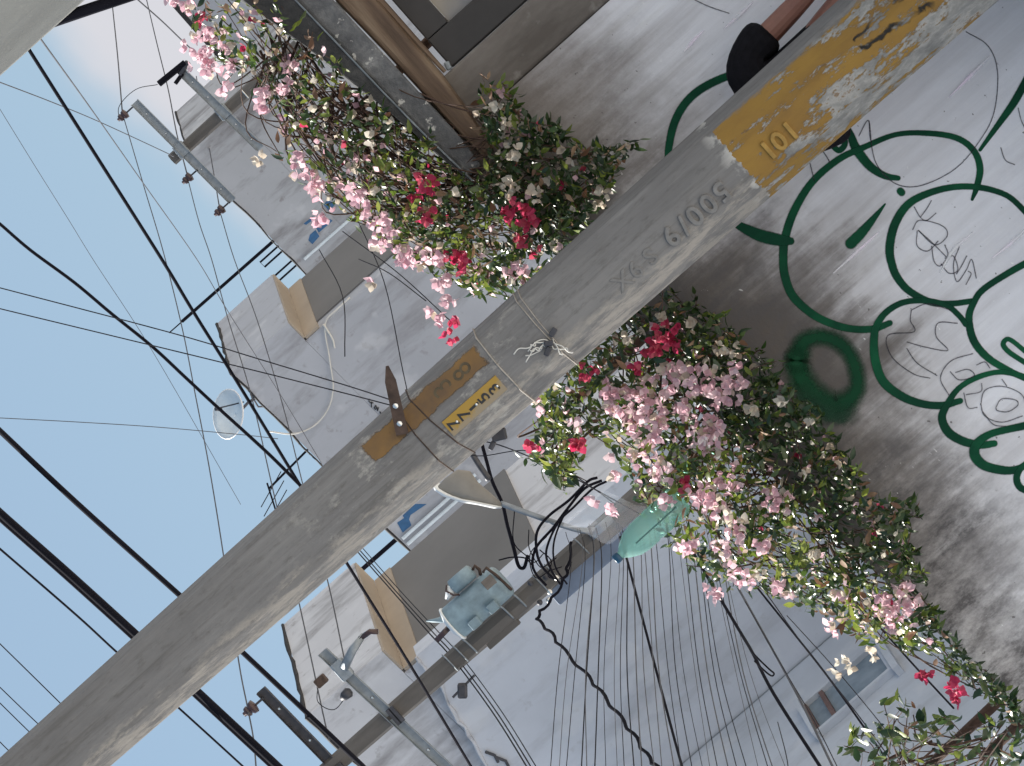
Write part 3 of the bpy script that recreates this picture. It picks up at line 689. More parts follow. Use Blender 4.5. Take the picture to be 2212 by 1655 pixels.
# iron step bracket sticking out on the right
s, z = face_u(PH2, 70, 250); a = facet(PH2, s, z, 0.012); b = uv(206, 178, PY-0.20)
d = (b-a).normalized(); side = d.cross(Vector((0,1,0))).normalized(); th = d.cross(side)
mb = MB()
L = (b-a).length
w0 = 0.022
mb.add([a+side*w0+th*0.006, a-side*w0+th*0.006, a-side*w0-th*0.006, a+side*w0-th*0.006,
        a+d*(L*0.78)+side*w0*0.9+th*0.006, a+d*(L*0.78)-side*w0*0.9+th*0.006, a+d*(L*0.78)-side*w0*0.9-th*0.006, a+d*(L*0.78)+side*w0*0.9-th*0.006,
        b+side*0.005+th*0.004, b-side*0.005+th*0.004, b-side*0.005-th*0.004, b+side*0.005-th*0.004],
       [(0,3,2,1),(0,1,5,4),(1,2,6,5),(2,3,7,6),(3,0,4,7),(4,5,9,8),(5,6,10,9),(6,7,11,10),(7,4,8,11),(8,9,10,11)])
brk = mb.build('iron_bracket', 'rust', pole)
for f in (0.16, 0.42): MB().lathe(a+d*L*f+Vector((0,-0.004,0)), (0,-1,0), [(0.012,0),(0.011,0.008),(0.006,0.011)], 8).build('bolt', 'bright', brk, True)
# dark hanging hook at the left side of the pole
h0 = uv(-60, 95, PY+0.1)
MB().box(h0+Vector((-0.008, 0, 0.0)), (0.045, 0.04, 0.055), Matrix.Rotation(0.5, 3, 'Y')).box(h0+Vector((-0.022, 0, 0.045)), (0.02, 0.03, 0.035), Matrix.Rotation(-0.4, 3, 'Y')).build('cable_clamp', 'dark_steel', pole, bevel=0.006)

# ------------------------------------------------------------------ concrete pole at the right margin
RX, RY = uv(1229, 250, 11.0).x+0.170, 11.0
rp_ = thing('concrete_pole', (RX, RY, 0.14), 'pale concrete pole cut off by the picture corner beside open sky', 'pole')
def rpole_mat():
    m, t, b = newmat('pale fissured concrete'); v = geopos(t)
    c = ramp(t, noise(t, v, 6, 7, 0.65, (1, 1, 0.2)), [(0.3, (0.25, 0.245, 0.23)), (0.7, (0.34, 0.335, 0.315))])
    c = mixc(t, ramp(t, noise(t, v, 16, 7, 0.75, (1, 1, 0.16)), [(0.62, 0.0), (0.68, 0.8)]), c, (0.16, 0.155, 0.145))
    c = mixc(t, ramp(t, noise(t, v, 22, 5, 0.7), [(0.6, 0.0), (0.72, 0.6)]), c, (0.43, 0.42, 0.39))
    t.links.new(c, b.inputs['Base Color']); b.inputs['Roughness'].default_value = 0.9
    bump(t, b, noise(t, v, 16, 7, 0.75, (1, 1, 0.16)), 0.6, 0.012); return m
MAT['rpole'] = rpole_mat()
oct_pole('shaft', RX, RY, 0.14, 8.6, lambda z: 0.20-0.010*(z-0.9), 'rpole', rp_, [R(-79+45*k) for k in range(8)])
mb = MB(); a = uv(1246, 232, RY-0.02); b = uv(1240, 190, RY-0.03)
mb.tube(spline([uv(1262, 276, RY), uv(1236, 214, RY), uv(1182, 86, RY+.1), uv(1075, -160, RY+0.6), uv(980, -330, RY+1.4)], 6), 0.020, 8)
tag(mb.build('service_cable', 'cable', smooth=True), 'very thick black cable leaving the pale pole at the picture corner', 'cable')

# ------------------------------------------------------------------ houses beyond the street
YAW = R(21.5)
A_ = Vector((math.sin(YAW), math.cos(YAW), 0)); B_ = Vector((-math.cos(YAW), math.sin(YAW), 0)); Zv = Vector((0,0,1))
HT = uv(-248, 806, 40).z; SO = uv(-236, 594, 40).z
def house(corner, alen, blen, mat, label, notch=True, over=True):
    c = Vector((corner.x, corner.y, 0))
    h = thing('house', c, label, 'house')
    ov = 0.42 if over else 0.003
    # upper storey that overhangs the street side
    MB().obox(c+Zv*SO, A_*alen, B_*blen, Zv*(HT-SO)).build('upper_storey', mat, h)
    MB().obox(c+B_*ov+A_*0.003, A_*(alen-0.04), B_*(blen-ov-.01), Zv*(SO-0.004)).build('lower_wall', mat, h)
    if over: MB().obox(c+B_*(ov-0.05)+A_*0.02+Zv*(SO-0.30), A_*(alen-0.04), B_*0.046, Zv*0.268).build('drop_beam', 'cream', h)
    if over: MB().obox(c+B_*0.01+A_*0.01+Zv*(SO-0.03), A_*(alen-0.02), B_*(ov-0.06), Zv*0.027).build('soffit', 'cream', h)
    if over: MB().obox(c+B_*(ov-0.03)+A_*0.30+Zv*6.9, A_*(alen-0.32), B_*0.026, Zv*(SO-0.28-6.9)).build('shade_panel', 'recess_shade', h)  # dark panel standing for the shade under the overhang
    # ragged tar along the roof edge
    r = random.Random(hash(label) % 1000); mb = MB(); t = 0
    pts = [c+A_*(alen-alen*i/14)+Zv*(HT+0.02) for i in range(15)]
    mb.tube([p+Zv*r.uniform(-0.012, 0.01)+B_*r.uniform(-0.01, 0.01) for p in pts], [r.uniform(0.018, 0.036) for p in pts], 6)
    pts = [c+B_*(blen*i/26)+Zv*(HT+0.015) for i in range(27)]
    mb.tube([p+Zv*r.uniform(-0.025, 0.02) for p in pts], [r.uniform(0.012, 0.03) for p in pts], 6)
    mb.build('roof_edge', 'tar', h)
    return h, c
cA = uv(834, 188, 66.2); cB = uv(416, 440, 52.5); cC = uv(-248, 806, 40.0)
hA, pA = house(cA, 3.2, 9, 'house_a', 'grey stained house with black roof edge behind the farthest utility pole', over=False)
hB, pB = house(cB, 2.5, 9, 'house_b', 'pale grey house carrying the satellite dish behind the large pole')
hC, pC = house(cC, 2.76, 6, 'house_c', 'off white house with cream soffit behind the transformer pole')
def ewall(px, py, corner, off=0.0):         # picture point on a house's blank end wall
    return hit(px, py, Vector((corner.x, corner.y, 0))-A_*off, A_)
def on_wall(pts, corner, off, thick=0.01): return [ewall(x, y, corner, off) for x, y in pts]
def mark(poly, corner, mat, parent, name='painted_mark'):
    q = on_wall(poly, corner, 0.0)
    return MB().prism(q, -A_*0.008).build(name, mat, parent)
def Z1(x, y): return (0.3425*x, 0.3425*y)
for pl in (((1955,1480),(1990,1450),(2015,1490),(1970,1540),(1945,1515)), ((1915,1410),(1975,1365),(1985,1380),(1930,1418)), ((1995,1440),(2080,1380),(2098,1392),(2010,1468)), ((2040,1290),(2070,1260),(2112,1290),(2075,1330))):
    mark([Z1(*q) for q in pl], cA, 'blue_paint', hA)
def Z8(x, y): return (702+0.3425*x, 1088.1+0.3425*y)
def Z4(x, y): return (0.3425*x, 540+0.3425*y)
for pl in (((455,120),(490,182),(545,135),(530,98),(500,90)), ((530,98),(540,70),(640,2),(570,2),(490,75),(500,92))):
    mark([Z8(*q) for q in pl], cB, 'blue_paint', hB)
# scribble on house B
rk = random.Random(4)
for i in range(7):
    x, y = 800+i*5, 868+i*6
    q = [ewall(x+rk.uniform(-4, 4), y+rk.uniform(-7, 7), cB, 0.012) for j in range(4)]
    MB().tube(spline(q, 3), 0.008, 4).build('scribble', 'black_paint', hB)
# loop of white cable on house B
pts = [Z4(1700,1145), Z4(1850,1160), Z4(1980,1110), Z4(2070,1000), Z4(2100,870), Z4(2085,740), Z4(2070,640), Z4(2050,520), Z4(2060,440), Z4(2120,380), Z4(2207,300)]
MB().tube(spline([ewall(*q, cB, 0.05) for q in pts], 5), 0.014, 5).build('conduit', 'wire_white', hB, True)
MB().tube(spline([ewall(*q, cB, 0.06) for q in (Z4(2040,470), Z4(2095,560), Z4(2110,620))], 5), 0.02, 5).build('conduit', 'wire_white', hB, True)
# grey pipe at corner of house A and of house B
for (u, va, vb, cc, hh) in ((497, 160, -80, cA, hA), (-112, 400, 190, cB, hB), (-96, 400, 190, cB, hB)):
    q = [hituv(u, va, cc-A_*0.06, A_), hituv(u, vb, cc-A_*0.06, A_)]
    for k in q: pass
    MB().tube(q, 0.03, 6).build('downpipe', 'dish', hh)
# C's blue white wing in front
mb = MB(); q = []
for u, v in ((-306, 545), (-372, 546), (-470, 566), (-590, 588), (-900, 650)): q.append(hituv(u, v, cC-A_*0.3, A_))
q2 = [Vector((q[-1].x, q[-1].y, 0)), Vector((q[0].x, q[0].y, 0))]
wing = thing('house_wing', Vector((q[2].x, q[2].y, 0)), 'bluish blank house wall with sloping top crossed by many wires', 'house')
MB().prism(q+q2, A_*0.28).build('wall', 'house_wing', wing)
r = random.Random(5)
tp = spline(q[:5], 5)
MB().tube([p+Zv*r.uniform(-.02,.03)-A_*0.01 for p in tp], [r.uniform(0.012, 0.035) for p in tp], 5).build('mortar_edge', 'house_c', wing)
for u, v in ((-560, 570), (-600, 580), (-585, 560)):
    p = hituv(u, v, cC-A_*0.33, A_); MB().tube([p, p+B_*0.12-Zv*0.05, p+B_*0.22-Zv*0.02], 0.02, 5).build('iron_stub', 'dark_steel', wing)
# D house with window, at left
pD = hituv(-863, 0, cC-A_*0.31, A_); pD.z = 0
hD = thing('house', pD, 'blue grey house wall with tall brown framed window above the flowers', 'house')
MB().obox(pD, -A_*6, B_*5, Zv*8.2).build('wall', 'house_d', hD)
def dface(u, v, off): return hituv(u, v, pD-B_*off, B_)
mb = MB(); MB().tube([pD-B_*0.008-A_*0.02+Zv*0.2, pD-B_*0.008-A_*0.02+Zv*8.1], 0.006, 6).build('downpipe', 'steel', hD)
wa = dface(-947, -12, 0); wb = dface(-1020, -210, 0)
wl = abs((wb-wa).dot(A_)); zt_, zb_ = wa.z, dface(-985, -212, 0).z
o0 = Vector((wa.x, wa.y, zb_))
fr = 0.07; win = MB(); brn = MB()
for k, (a0, a1, z0, z1) in enumerate(((0, fr, 0, 1), (1-fr, 1, 0, 1), (fr, 1-fr, 0, 0.035), (fr, 1-fr, 0.965, 1), (fr, 1-fr, 0.74, 0.79))):
    (brn if k > 2 else win).obox(o0-A_*(wl*a0)+Zv*((zt_-zb_)*z0), -A_*(wl*(a1-a0)), -B_*(0.10 if k < 2 else 0.085), Zv*((zt_-zb_)*(z1-z0)))
win = win.build('window', 'house_d', hD)
brn.build('crossbar', 'brown_frame', win)
MB().obox(o0+A_*0.06+Zv*(zt_-zb_+0.004), -A_*(wl+0.12), -B_*0.16, Zv*0.06).build('lintel', 'house_d', win)
def pane_mat():
    m, t, b = newmat('dusty window glass'); b.inputs['Roughness'].default_value = 0.12
    t.links.new(ramp(t, noise(t, geopos(t), 3, 3), [(0.35, (0.15, 0.20, 0.25)), (0.65, (0.25, 0.31, 0.37))]), b.inputs['Base Color']); return m
MAT['pane'] = pane_mat()
for z0, z1 in ((0.036, 0.739), (0.801, 0.964)):
    o = MB().obox(o0-A_*(wl*(fr+0.002))+Zv*((zt_-zb_)*z0), -A_*(wl*(1-2*fr-0.004)), -B_*0.03, Zv*((zt_-zb_)*(z1-z0))).build('pane', 'pane', win)
MB().obox(o0+A_*0.1-Zv*0.10, -A_*(wl+0.2), -B_*0.14, Zv*0.09).build('sill', 'house_d', hD)
# far house low at the right
f0 = uv(1150, 2, 82); f1 = uv(900, 2, 82)
hf = thing('house', Vector((f0.x-1, 84, 0)), 'low blue grey house seen behind pink flowers at the picture edge', 'house')
MB().box((f0.x+2, 86, f0.z/2), (12, 8, f0.z)).build('wall', 'far_house', hf)
MB().box((f0.x+2, 85.9, f0.z+0.05), (12.2, 8.2, 0.1)).build('roof_edge', 'tar', hf)
# dark brown low wall and box behind the wall at the far left
bq = at(2090, 1570, 15.5)
tag(MB().obox(Vector((-6.6, 15.2, 0)), Vector((2.9, 0, 0)), Vector((0, 0.3, 0)), Vector((0, 0, at(1955, 1500, 15.2).z))).build('garden_wall', 'brown_plaster', origin=(-5, 15.3, 0)),
    'brown low wall behind the leafy shrub at the picture corner', 'wall')

# roof things: masts, antenna, dish
def mast(name, pts, r, mat, label, cat):
    o = MB().tube(pts, r, 6).build(name, mat, origin=pts[0]); return tag(o, label, cat)
base = hituv(571, 170, cA+A_*0.4, A_); base.z = HT
tp_ = hituv(571, 484, cA+A_*0.4, A_)
ms = thing('antenna_mast', base, 'tall thin black mast on the roof of the grey stained house', 'antenna')
MB().tube([base, base.lerp(tp_, 0.88)], 0.035, 6).build('pole', 'cable', ms); MB().tube([base.lerp(tp_, 0.86), tp_], 0.014, 5).build('tip', 'cable', ms)
for k, (u, hgt) in enumerate(((556, 60), (513, 66))):
    b = hituv(u, 172, cA+A_*0.3, A_); b.z = HT
    b2 = hituv(u-14, 172, cA+A_*0.3, A_); b2.z = HT
    hh = hgt/F*66
    o = MB().tube([b, b+Zv*hh, b2+Zv*hh, b2], 0.022, 5).build('roof_hoop', 'cable', origin=b)
    tag(o, ('black hoop on the house roof beside the tall mast', 'black hoop on the house roof near the pale overhang')[k], 'hoop', 'hoops on the roof')
b = hituv(-88, 408, cB+A_*0.5, A_); b.z = HT
tag(MB().tube([b, Vector((b.x, b.y, hituv(-88, 508, cB+A_*0.5, A_).z))], 0.04, 6).build('antenna_mast', 'cable', origin=b), 'short black mast on the roof between large pole and cream soffit', 'antenna')
b = hituv(185, 432, cB+A_*0.6, A_); b.z = HT
yg = thing('antenna', b, 'small aerial with thin rods on the roof beside the large pole', 'antenna')
t_ = hituv(176, 545, cB+A_*0.6, A_)
MB().tube([b, t_], 0.02, 5).build('mast', 'cable', yg); ax = (Vector((-0.8, -0.2, 0.32))).normalized()
MB().tube([t_-ax*0.1, t_+ax*0.55], 0.016, 5).build('boom', 'cable', yg)
for k in range(4):
    p = t_+ax*(0.05+0.16*k); MB().tube([p-Vector((0.1,0.2,-0.24)), p+Vector((0.1,0.2,-0.24))*1.3], 0.011, 4).build('rod', 'wire', yg)
# dish
db = hituv(340, 446, cB+A_*0.5, A_); db.z = HT
ds = thing('satellite_dish', db, 'pale satellite dish on the roof of the pale grey house', 'dish')
dc = hituv(343, 492, cB+A_*0.35, A_); dn = Vector((0.5, -0.66, 0.42)).normalized()
mb = MB(); rad = 0.40
a = dn.orthogonal().normalized(); b2 = dn.cross(a)
rings = 6; sd_ = 20
for i in range(rings+1):
    rr = rad*i/rings
    for k in range(sd_):
        g = 2*math.pi*k/sd_; mb.v.append(tuple(dc+(a*math.cos(g)+b2*math.sin(g))*max(rr, 0.002)+dn*(0.16*(rr/rad)**2)))
for i in range(rings):
    for k in range(sd_): mb.f.append((i*sd_+k, i*sd_+(k+1) % sd_, (i+1)*sd_+(k+1) % sd_, (i+1)*sd_+k))
o = mb.build('reflector', 'dish', ds, True); md = o.modifiers.new('s', 'SOLIDIFY'); md.thickness = 0.012
MB().tube([dc+(a*math.cos(g)+b2*math.sin(g))*rad+dn*0.16 for g in [2*math.pi*k/24 for k in range(25)]], 0.012, 5, False).build('rim', 'dish_white', ds, True)
MB().tube([db, db.lerp(dc, 0.5)+Vector((0.03,0.06,0)), dc-dn*0.02], 0.025, 6).build('mount', 'dark_steel', ds)
MB().tube([dc-Zv*0.3+dn*0.12, dc+dn*0.5-Zv*0.1], 0.012, 5).build('feed_arm', 'dark_steel', ds)
MB().lathe(dc+dn*0.5-Zv*0.1, -dn, [(0.035, 0), (0.035, 0.1), (0.02, 0.12)], 8).build('feed_horn', 'dark_steel', ds)
MB().tube([db+Vector((-.25,0,0)), db+Vector((-.12,0,.16)), db+Vector((.1,0,.12)), db+Vector((.3,0,0))], 0.018, 5).build('stay', 'dark_steel', ds)

# ------------------------------------------------------------------ utility poles in the street
def insulator(parent, p, h, r, mat='porcelain'):
    MB().tube([p, p+Zv*h*0.5], r*0.18, 5).build('pin', 'dark_steel', parent)
    MB().lathe(p+Zv*h*0.4, Zv, [(r*0.4, 0), (r, h*0.05), (r*0.9, h*0.22), (r*0.55, h*0.28), (r*0.8, h*0.34), (r*0.7, h*0.46), (r*0.35, h*0.5), (r*0.35, h*0.58)], 10).build('insulator', mat, parent, True)
def channel(parent, p0, p1, w, name='crossarm', mat='steel'):
    d = (p1-p0); L = d.length; dn_ = d.normalized(); n = Vector((dn_.y, -dn_.x, 0)).normalized()
    if n.y > 0: n = -n
    mb = MB()
    mb.obox(p0-Zv*w/2, d, -n*0.006, Zv*w)
    mb.obox(p0-Zv*w/2+n*0.0005, d, n*w*0.5, Zv*0.007); mb.obox(p0+Zv*(w/2-0.007)+n*0.0005, d, n*w*0.5, Zv*0.007)
    o = mb.build(name, mat, parent)
    for f in (0.12, 0.32, 0.68, 0.88):
        MB().lathe(p0+d*f+n*0.001, n, [(0.02, 0), (0.02, 0.006), (0.012, 0.012)], 6).build('bolt', 'bright', parent)
    return o
# farthest pole
Y1 = 55.0
x1 = uv(850, 0, Y1).x; top1 = uv(850, 232, Y1).z
P1 = thing('utility_pole', (x1, Y1, 0), 'farthest grey utility pole with two crossarms and three insulators', 'pole')
def tube_pole(parent, x, y, zt, r0, r1, mat):
    pts = [Vector((x, y, zt*i/8)) for i in range(9)]
    return MB().tube(pts, [r0+(r1-r0)*i/8 for i in range(9)], 8).build('shaft', mat, parent, bevel=0.0)
tube_pole(P1, x1, Y1, top1, 0.15, 0.105, 'dark_conc')
ay = Y1-0.16
a0, a1 = uv(994, 210, ay), uv(694, 192, ay); channel(P1, a0, a1, 0.15)
for u, v in ((989, 214), (795, 199), (697, 193)): insulator(P1, uv(u, v+6, ay-0.03), 0.34, 0.085)
a0, a1 = uv(972, 90, ay), uv(739, 72, ay); channel(P1, a0, a1, 0.15)
MB().tube([uv(986, 72, ay-0.1), uv(989, 145, ay-0.1)], 0.055, 8).build('fuse_cutout', 'cable', P1); MB().tube([uv(983, 66, ay-0.1), uv(975, 98, ay-0.06)], 0.05, 6).build('fuse_holder', 'dark_steel', P1)
MB().tube([uv(966, 118, ay-0.1), uv(972, 92, ay-0.05)], 0.035, 6).build('arrester', 'cable', P1)
MB().tube(spline([uv(985, 262, ay), uv(1010, 240, ay), uv(1013, 190, ay), uv(990, 148, ay-.1)], 6), 0.008, 4).build('jumper', 'wire', P1)
MB().box(uv(850, 203, ay+0.01), (0.24, 0.08, 0.2)).build('clamp', 'steel', P1, bevel=0.01); MB().box(uv(852, 81, ay+0.01), (0.24, 0.08, 0.2)).build('clamp', 'steel', P1, bevel=0.01)
MB().tube([uv(838, 20, ay+.02), uv(862, 20, ay+.02)], 0.012, 5).build('strap', 'bright', P1)
# transformer pole
Y2 = 34.0
x2 = uv(-368, 300, Y2).x; top2 = uv(-370, 870, Y2).z
P2 = thing('utility_pole', (x2, Y2, 0), 'dark grey pole carrying the teal transformer with channel crossarms', 'pole')
tube_pole(P2, x2, Y2, top2, 0.185, 0.096, 'dark_conc')
def q2(u, v, dy=0.0): return uv(u, v, Y2+dy)
ay = -0.14
channel(P2, q2(-138, 845, ay), q2(-610, 822, ay+0.3), 0.115, 'crossarm', 'dark_steel')
insulator(P2, q2(-155, 852, ay-0.02), 0.28, 0.075); insulator(P2, q2(-590, 830, ay), 0.28, 0.075)
channel(P2, q2(-164, 690, ay), q2(-620, 645, ay+0.1), 0.115)
# fuse hardware
MB().box(q2(-222, 684, ay-0.08), (0.22, 0.10, 0.15)).build('fuse_base', 'steel', P2, bevel=0.02)
MB().tube([q2(-222, 680, ay-0.12), q2(-205, 640, ay-0.14), q2(-196, 600, ay-0.14)], [0.05, 0.045, 0.03], 8).build('fuse_cutout', 'steel', P2, True)
MB().tube([q2(-197, 612, ay-0.14), q2(-200, 585, ay-0.16), q2(-212, 572, ay-0.16)], 0.03, 7).build('fuse_holder', 'porcelain', P2, True)
MB().box(q2(-210, 735, ay-0.05), (0.1, 0.1, 0.13)).build('arrester', 'rust', P2, bevel=0.015)
MB().lathe(q2(-268, 700, ay-0.06), Zv, [(0.03, 0), (0.06, 0.03), (0.05, 0.10), (0.02, 0.14)], 9).build('insulator', 'dark_steel', P2, True)
MB().tube(spline([q2(-212, 745, ay), q2(-240, 770, ay), q2(-275, 755, ay), q2(-270, 712, ay)], 6), 0.006, 4).build('jumper', 'wire', P2)
for v in (668, 660): MB().box(q2(-372, v, ay-0.02), (0.20, 0.06, 0.05)).build('clamp', 'dark_steel', P2)
MB().box(q2(-392, 838, ay-0.02), (0.22, 0.08, 0.18)).build('clamp', 'dark_steel', P2, bevel=0.01)
# transformer
tr = thing('transformer', q2(-305, 300, -0.25), 'pale teal transformer tank strapped to the dark grey pole', 'transformer')
tc_ = q2(-306, 302, -0.30); th_ = q2(-306, 444, -0.30).z-tc_.z
MB().lathe(tc_, Zv, [(0.16, -0.04), (0.18, -0.02), (0.188, 0.03), (0.19, th_*0.5), (0.19, th_-0.05), (0.184, th_-0.02)], 22).build('tank', 'transformer', tr, True)
MB().lathe(tc_+Zv*(th_-0.03), Zv, [(0.202, 0), (0.206, 0.008), (0.200, 0.022), (0.12, 0.055), (0.02, 0.07)], 22).build('lid', 'rim_white', tr, True)
MB().tube([tc_+Zv*(th_-0.02)+Vector((0.09, -0.05, 0)), tc_+Zv*(th_+0.05)+Vector((0.12, -0.05, 0)), tc_+Zv*(th_+0.16)+Vector((0.2, -0.05, 0))], [0.045, 0.03, 0.006], 8).build('bushing', 'transformer', tr, True)
MB().tube([tc_+Zv*(th_+0.01), tc_+Zv*(th_+0.22)+Vector((-0.02,0,0))], [0.03, 0.03], 8).build('bushing', 'porcelain', tr, True)
cs = q2(-247, 332, -0.36)
hs = q2(-247, 390, -0.36).z-cs.z
MB().lathe(cs, Zv, [(0.06, 0), (0.08, 0.015), (0.084, hs*0.5), (0.084, hs-0.01), (0.066, hs)], 14).build('side_canister', 'transformer', tr, True)
MB().tube([cs-Zv*0.005, cs-Zv*0.05+Vector((0.02,0,0)), cs-Zv*0.06+Vector((-0.04,0,0)), cs-Zv*0.03+Vector((-0.09, 0.02, 0))], 0.018, 6).build('terminal', 'rust', tr, True)
MB().tube([cs+Zv*hs, cs+Zv*(hs+0.05)+Vector((-.02,0,0)), cs+Zv*(hs+0.12)+Vector((-.05,0,0))], [0.055, 0.045, 0.02], 9).build('terminal', 'rim_white', tr, True)
MB().tube([cs+Zv*(hs+0.02)+Vector((0.06,-.02,0)), cs+Zv*(hs+0.06)+Vector((0.02,-.05,0)), cs+Zv*(hs+0.03)+Vector((-.06,-.05,0)), cs+Zv*(hs-0.02)+Vector((-.10,-.04,0))], 0.011, 6).build('lead', 'porcelain', tr, True)
MB().tube([cs+Vector((-0.05,0.02,0.02)), cs+Vector((-0.05,0.02,hs-0.02))], 0.018, 6).build('bracket', 'dark_steel', tr)
for v in (350, 402):                # hanger lugs on the front
    MB().box(q2(-336, v, -0.50), (0.10, 0.12, 0.12)).build('lug', 'transformer', tr, bevel=0.012)
MB().box(q2(-290, 322, -0.475), (0.11, 0.02, 0.13)).build('name_plate', 'brown_plaster', tr, bevel=0.004)
MB().tube([q2(-266, 318, -0.48), q2(-262, 306, -0.48), q2(-290, 300, -0.48), q2(-335, 296, -0.44)], 0.016, 6).build('cable_gland', 'rust', tr, True)
for v in (338, 300, 446): MB().tube([q2(-345, v, -0.30), q2(-352, v-2, -0.20), q2(-374, v-4, -0.14), q2(-387, v-5, -0.06)], 0.011, 6).build('strap', 'steel', tr, True)
# meter box and plates low on the pole
MB().box(q2(-392, 372, -0.02), (0.09, 0.09, 0.42)).build('cable_guard', 'dark_conc', P2, bevel=0.01)
bl = thing('blue_duct', q2(-405, 30, 0.0), 'long slate blue duct fixed along the dark grey pole', 'duct')
MB().box((q2(-408, 130, 0.03).x, Y2+0.03, (q2(-402, 240).z+q2(-402, -160).z)/2), (0.20, 0.14, q2(-402, 240).z-q2(-402, -160).z)).build('duct', simple('slate blue paint', (0.13, 0.17, 0.25), 0.5, 0, 0.15, 4, 0.02), bl, bevel=0.02)
# spool rack with triple wires
MB().tube([q2(-420, 478, -0.15), q2(-425, 545, -0.15)], 0.014, 6).build('rack_rod', 'dark_steel', P2)
MB().box(q2(-428, 520, -0.14), (0.16, 0.09, 0.10), Matrix.Rotation(0.7, 3, 'Y')).build('rack_spool', 'dark_steel', P2, bevel=0.02)
for v in (500, 470, 240, 205, 120): MB().tube([q2(-340, v+2, -0.10), q2(-352, v, -0.13), q2(-372, v-1, -0.15), q2(-389, v-2, -0.08)], 0.008, 5).build('strap', 'steel', P2, True)
for k, (u, v) in enumerate(((-392, 236), (-362, 222), (-380, 205), (-350, 255), (-405, 250), (-395, 268))):
    MB().lathe(q2(u, v, -0.16), (0, -1, 0), [(0.03, 0), (0.032, 0.03), (0.018, 0.05)], 9).build('connector', ('bright', 'dark_steel')[k % 2], P2, True)
# street lamp on an arm
lamp = thing('street_lamp', q2(-363, 75, -0.1), 'white street lamp head on a slanting arm from the dark pole', 'lamp')
MB().tube(spline([q2(-366, 55, -0.1), q2(-352, 82, -0.14), q2(-318, 112, -0.3), q2(-180, 190, -0.75)], 6), [0.045]*4+[0.03]*15, 8).build('arm', 'pale_tube', lamp, True)
MB().tube([q2(-362, 30, -0.1), q2(-362, 92, -0.12)], 0.05, 8).build('arm_bracket', 'pale_tube', lamp, True)
h0 = q2(-182, 190, -0.75); h1 = q2(-54, 272, -1.15); ax = (h1-h0); L = ax.length; ax.normalize()
sx_ = ax.cross(Zv).normalized(); upv = sx_.cross(ax).normalized()
def shell(prof, name, mat, z0, sgn):
    mb = MB(); sd2 = 12
    for (f, wd, ht) in prof:
        c = h0+ax*(L*f)
        for k in range(sd2+1):
            g = math.pi*k/sd2; mb.v.append(tuple(c+sx_*(math.cos(g)*wd)+upv*(z0+sgn*math.sin(g)*ht)))
    nn_ = sd2+1
    for i in range(len(prof)-1):
        for k in range(sd2): mb.f.append((i*nn_+k, i*nn_+k+1, i*nn_+nn_+k+1, i*nn_+nn_+k))
        mb.f.append((i*nn_, i*nn_+nn_, i*nn_+nn_+sd2, i*nn_+sd2))
    mb.f += [tuple(range(nn_)), tuple((len(prof)-1)*nn_+k for k in range(nn_-1, -1, -1))]
    return mb.build(name, mat, lamp, True)
shell([(0, 0.03, 0.035), (0.1, 0.06, 0.05), (0.35, 0.09, 0.055), (0.6, 0.125, 0.07), (0.85, 0.12, 0.06), (0.97, 0.07, 0.035), (1.0, 0.02, 0.01)], 'housing', 'rim_white', 0.012, 1)
shell([(0.02, 0.025, 0.03), (0.2, 0.055, 0.09), (0.45, 0.085, 0.17), (0.62, 0.115, 0.26), (0.78, 0.105, 0.24), (0.88, 0.06, 0.12), (0.93, 0.02, 0.03)], 'lens', 'lamp_grey', 0.01, -1)

# ------------------------------------------------------------------ cables and wires
ORD = ('first second third fourth fifth sixth seventh eighth ninth tenth eleventh twelfth thirteenth fourteenth fifteenth sixteenth seventeenth eighteenth nineteenth twentieth '
       'twenty-first twenty-second twenty-third twenty-fourth twenty-fifth twenty-sixth').split()
def cable(name, pts, ypts, wpx, mat, label, cat='cable', group=None, sides=6, wob=0.0, n=6):
    """pts in picture px with a depth each"""
    k = len(pts)
    ys = ypts if isinstance(ypts, (list, tuple)) and len(ypts) == k else [ypts[0]+(ypts[1]-ypts[0])*i/(k-1) for i in range(k)]
    q = spline([at(p[0], p[1], y) for p, y in zip(pts, ys)], n)
    ym = sum(ys)/k; r = wpx/2*ym/F
    if wob:
        rr = random.Random(9); q = [p+Vector((math.sin(i*1.1)*wob, 0, math.cos(i*1.1)*wob)) for i, p in enumerate(q)]
    o = MB().tube(q, r, sides).build(name, mat, smooth=True, origin=q[0])
    return tag(o, label, cat, group)
def Z7(x, y): return (0.3425*x, 1088.1+0.3425*y)
def Z9(x, y): return (1455.8+0.3425*x, 1088.1+0.3425*y)
big = [Z7(-120,-60), Z7(0,60), Z7(420,430), Z7(840,810), Z7(1250,1190), Z7(1750,1655), Z7(1900,1800)]
cable('overhead_cable', big, (15, 17), 19, 'cable', 'thickest black overhead cable crossing the sky behind the large pole')
cable('overhead_cable', [(x-7, y+9) for x, y in big], (14.8, 16.8), 7, 'cable', 'black cable running just under the thickest overhead cable')
cable('overhead_cable', [(-40,895), (0,931), (165,1086), (387,1285), (527,1412), (745,1618), (830,1700)], (14.5, 17.5), 12.5, 'cable', 'thick black overhead cable between the double cable and the satellite dish')
cable('overhead_cable', [(-40,1152), (0,1186), (164,1328), (250,1407), (390,1533), (524,1655), (570,1700)], (15, 17), 5, 'cable', 'slim black cable below the thickest overhead cable')
cable('overhead_cable', [(52,90), (63,108), (208,337), (353,566), (418,674), (514,828), (647,1047), (750,1218), (880,1427), (1017,1655), (1060,1725)], [11.1,11.2,11.6,12.1,12.3,12.5,12.9,13.3,14,15,15.5], 8, 'cable', 'black cable from the pale corner pole slanting past the satellite dish')
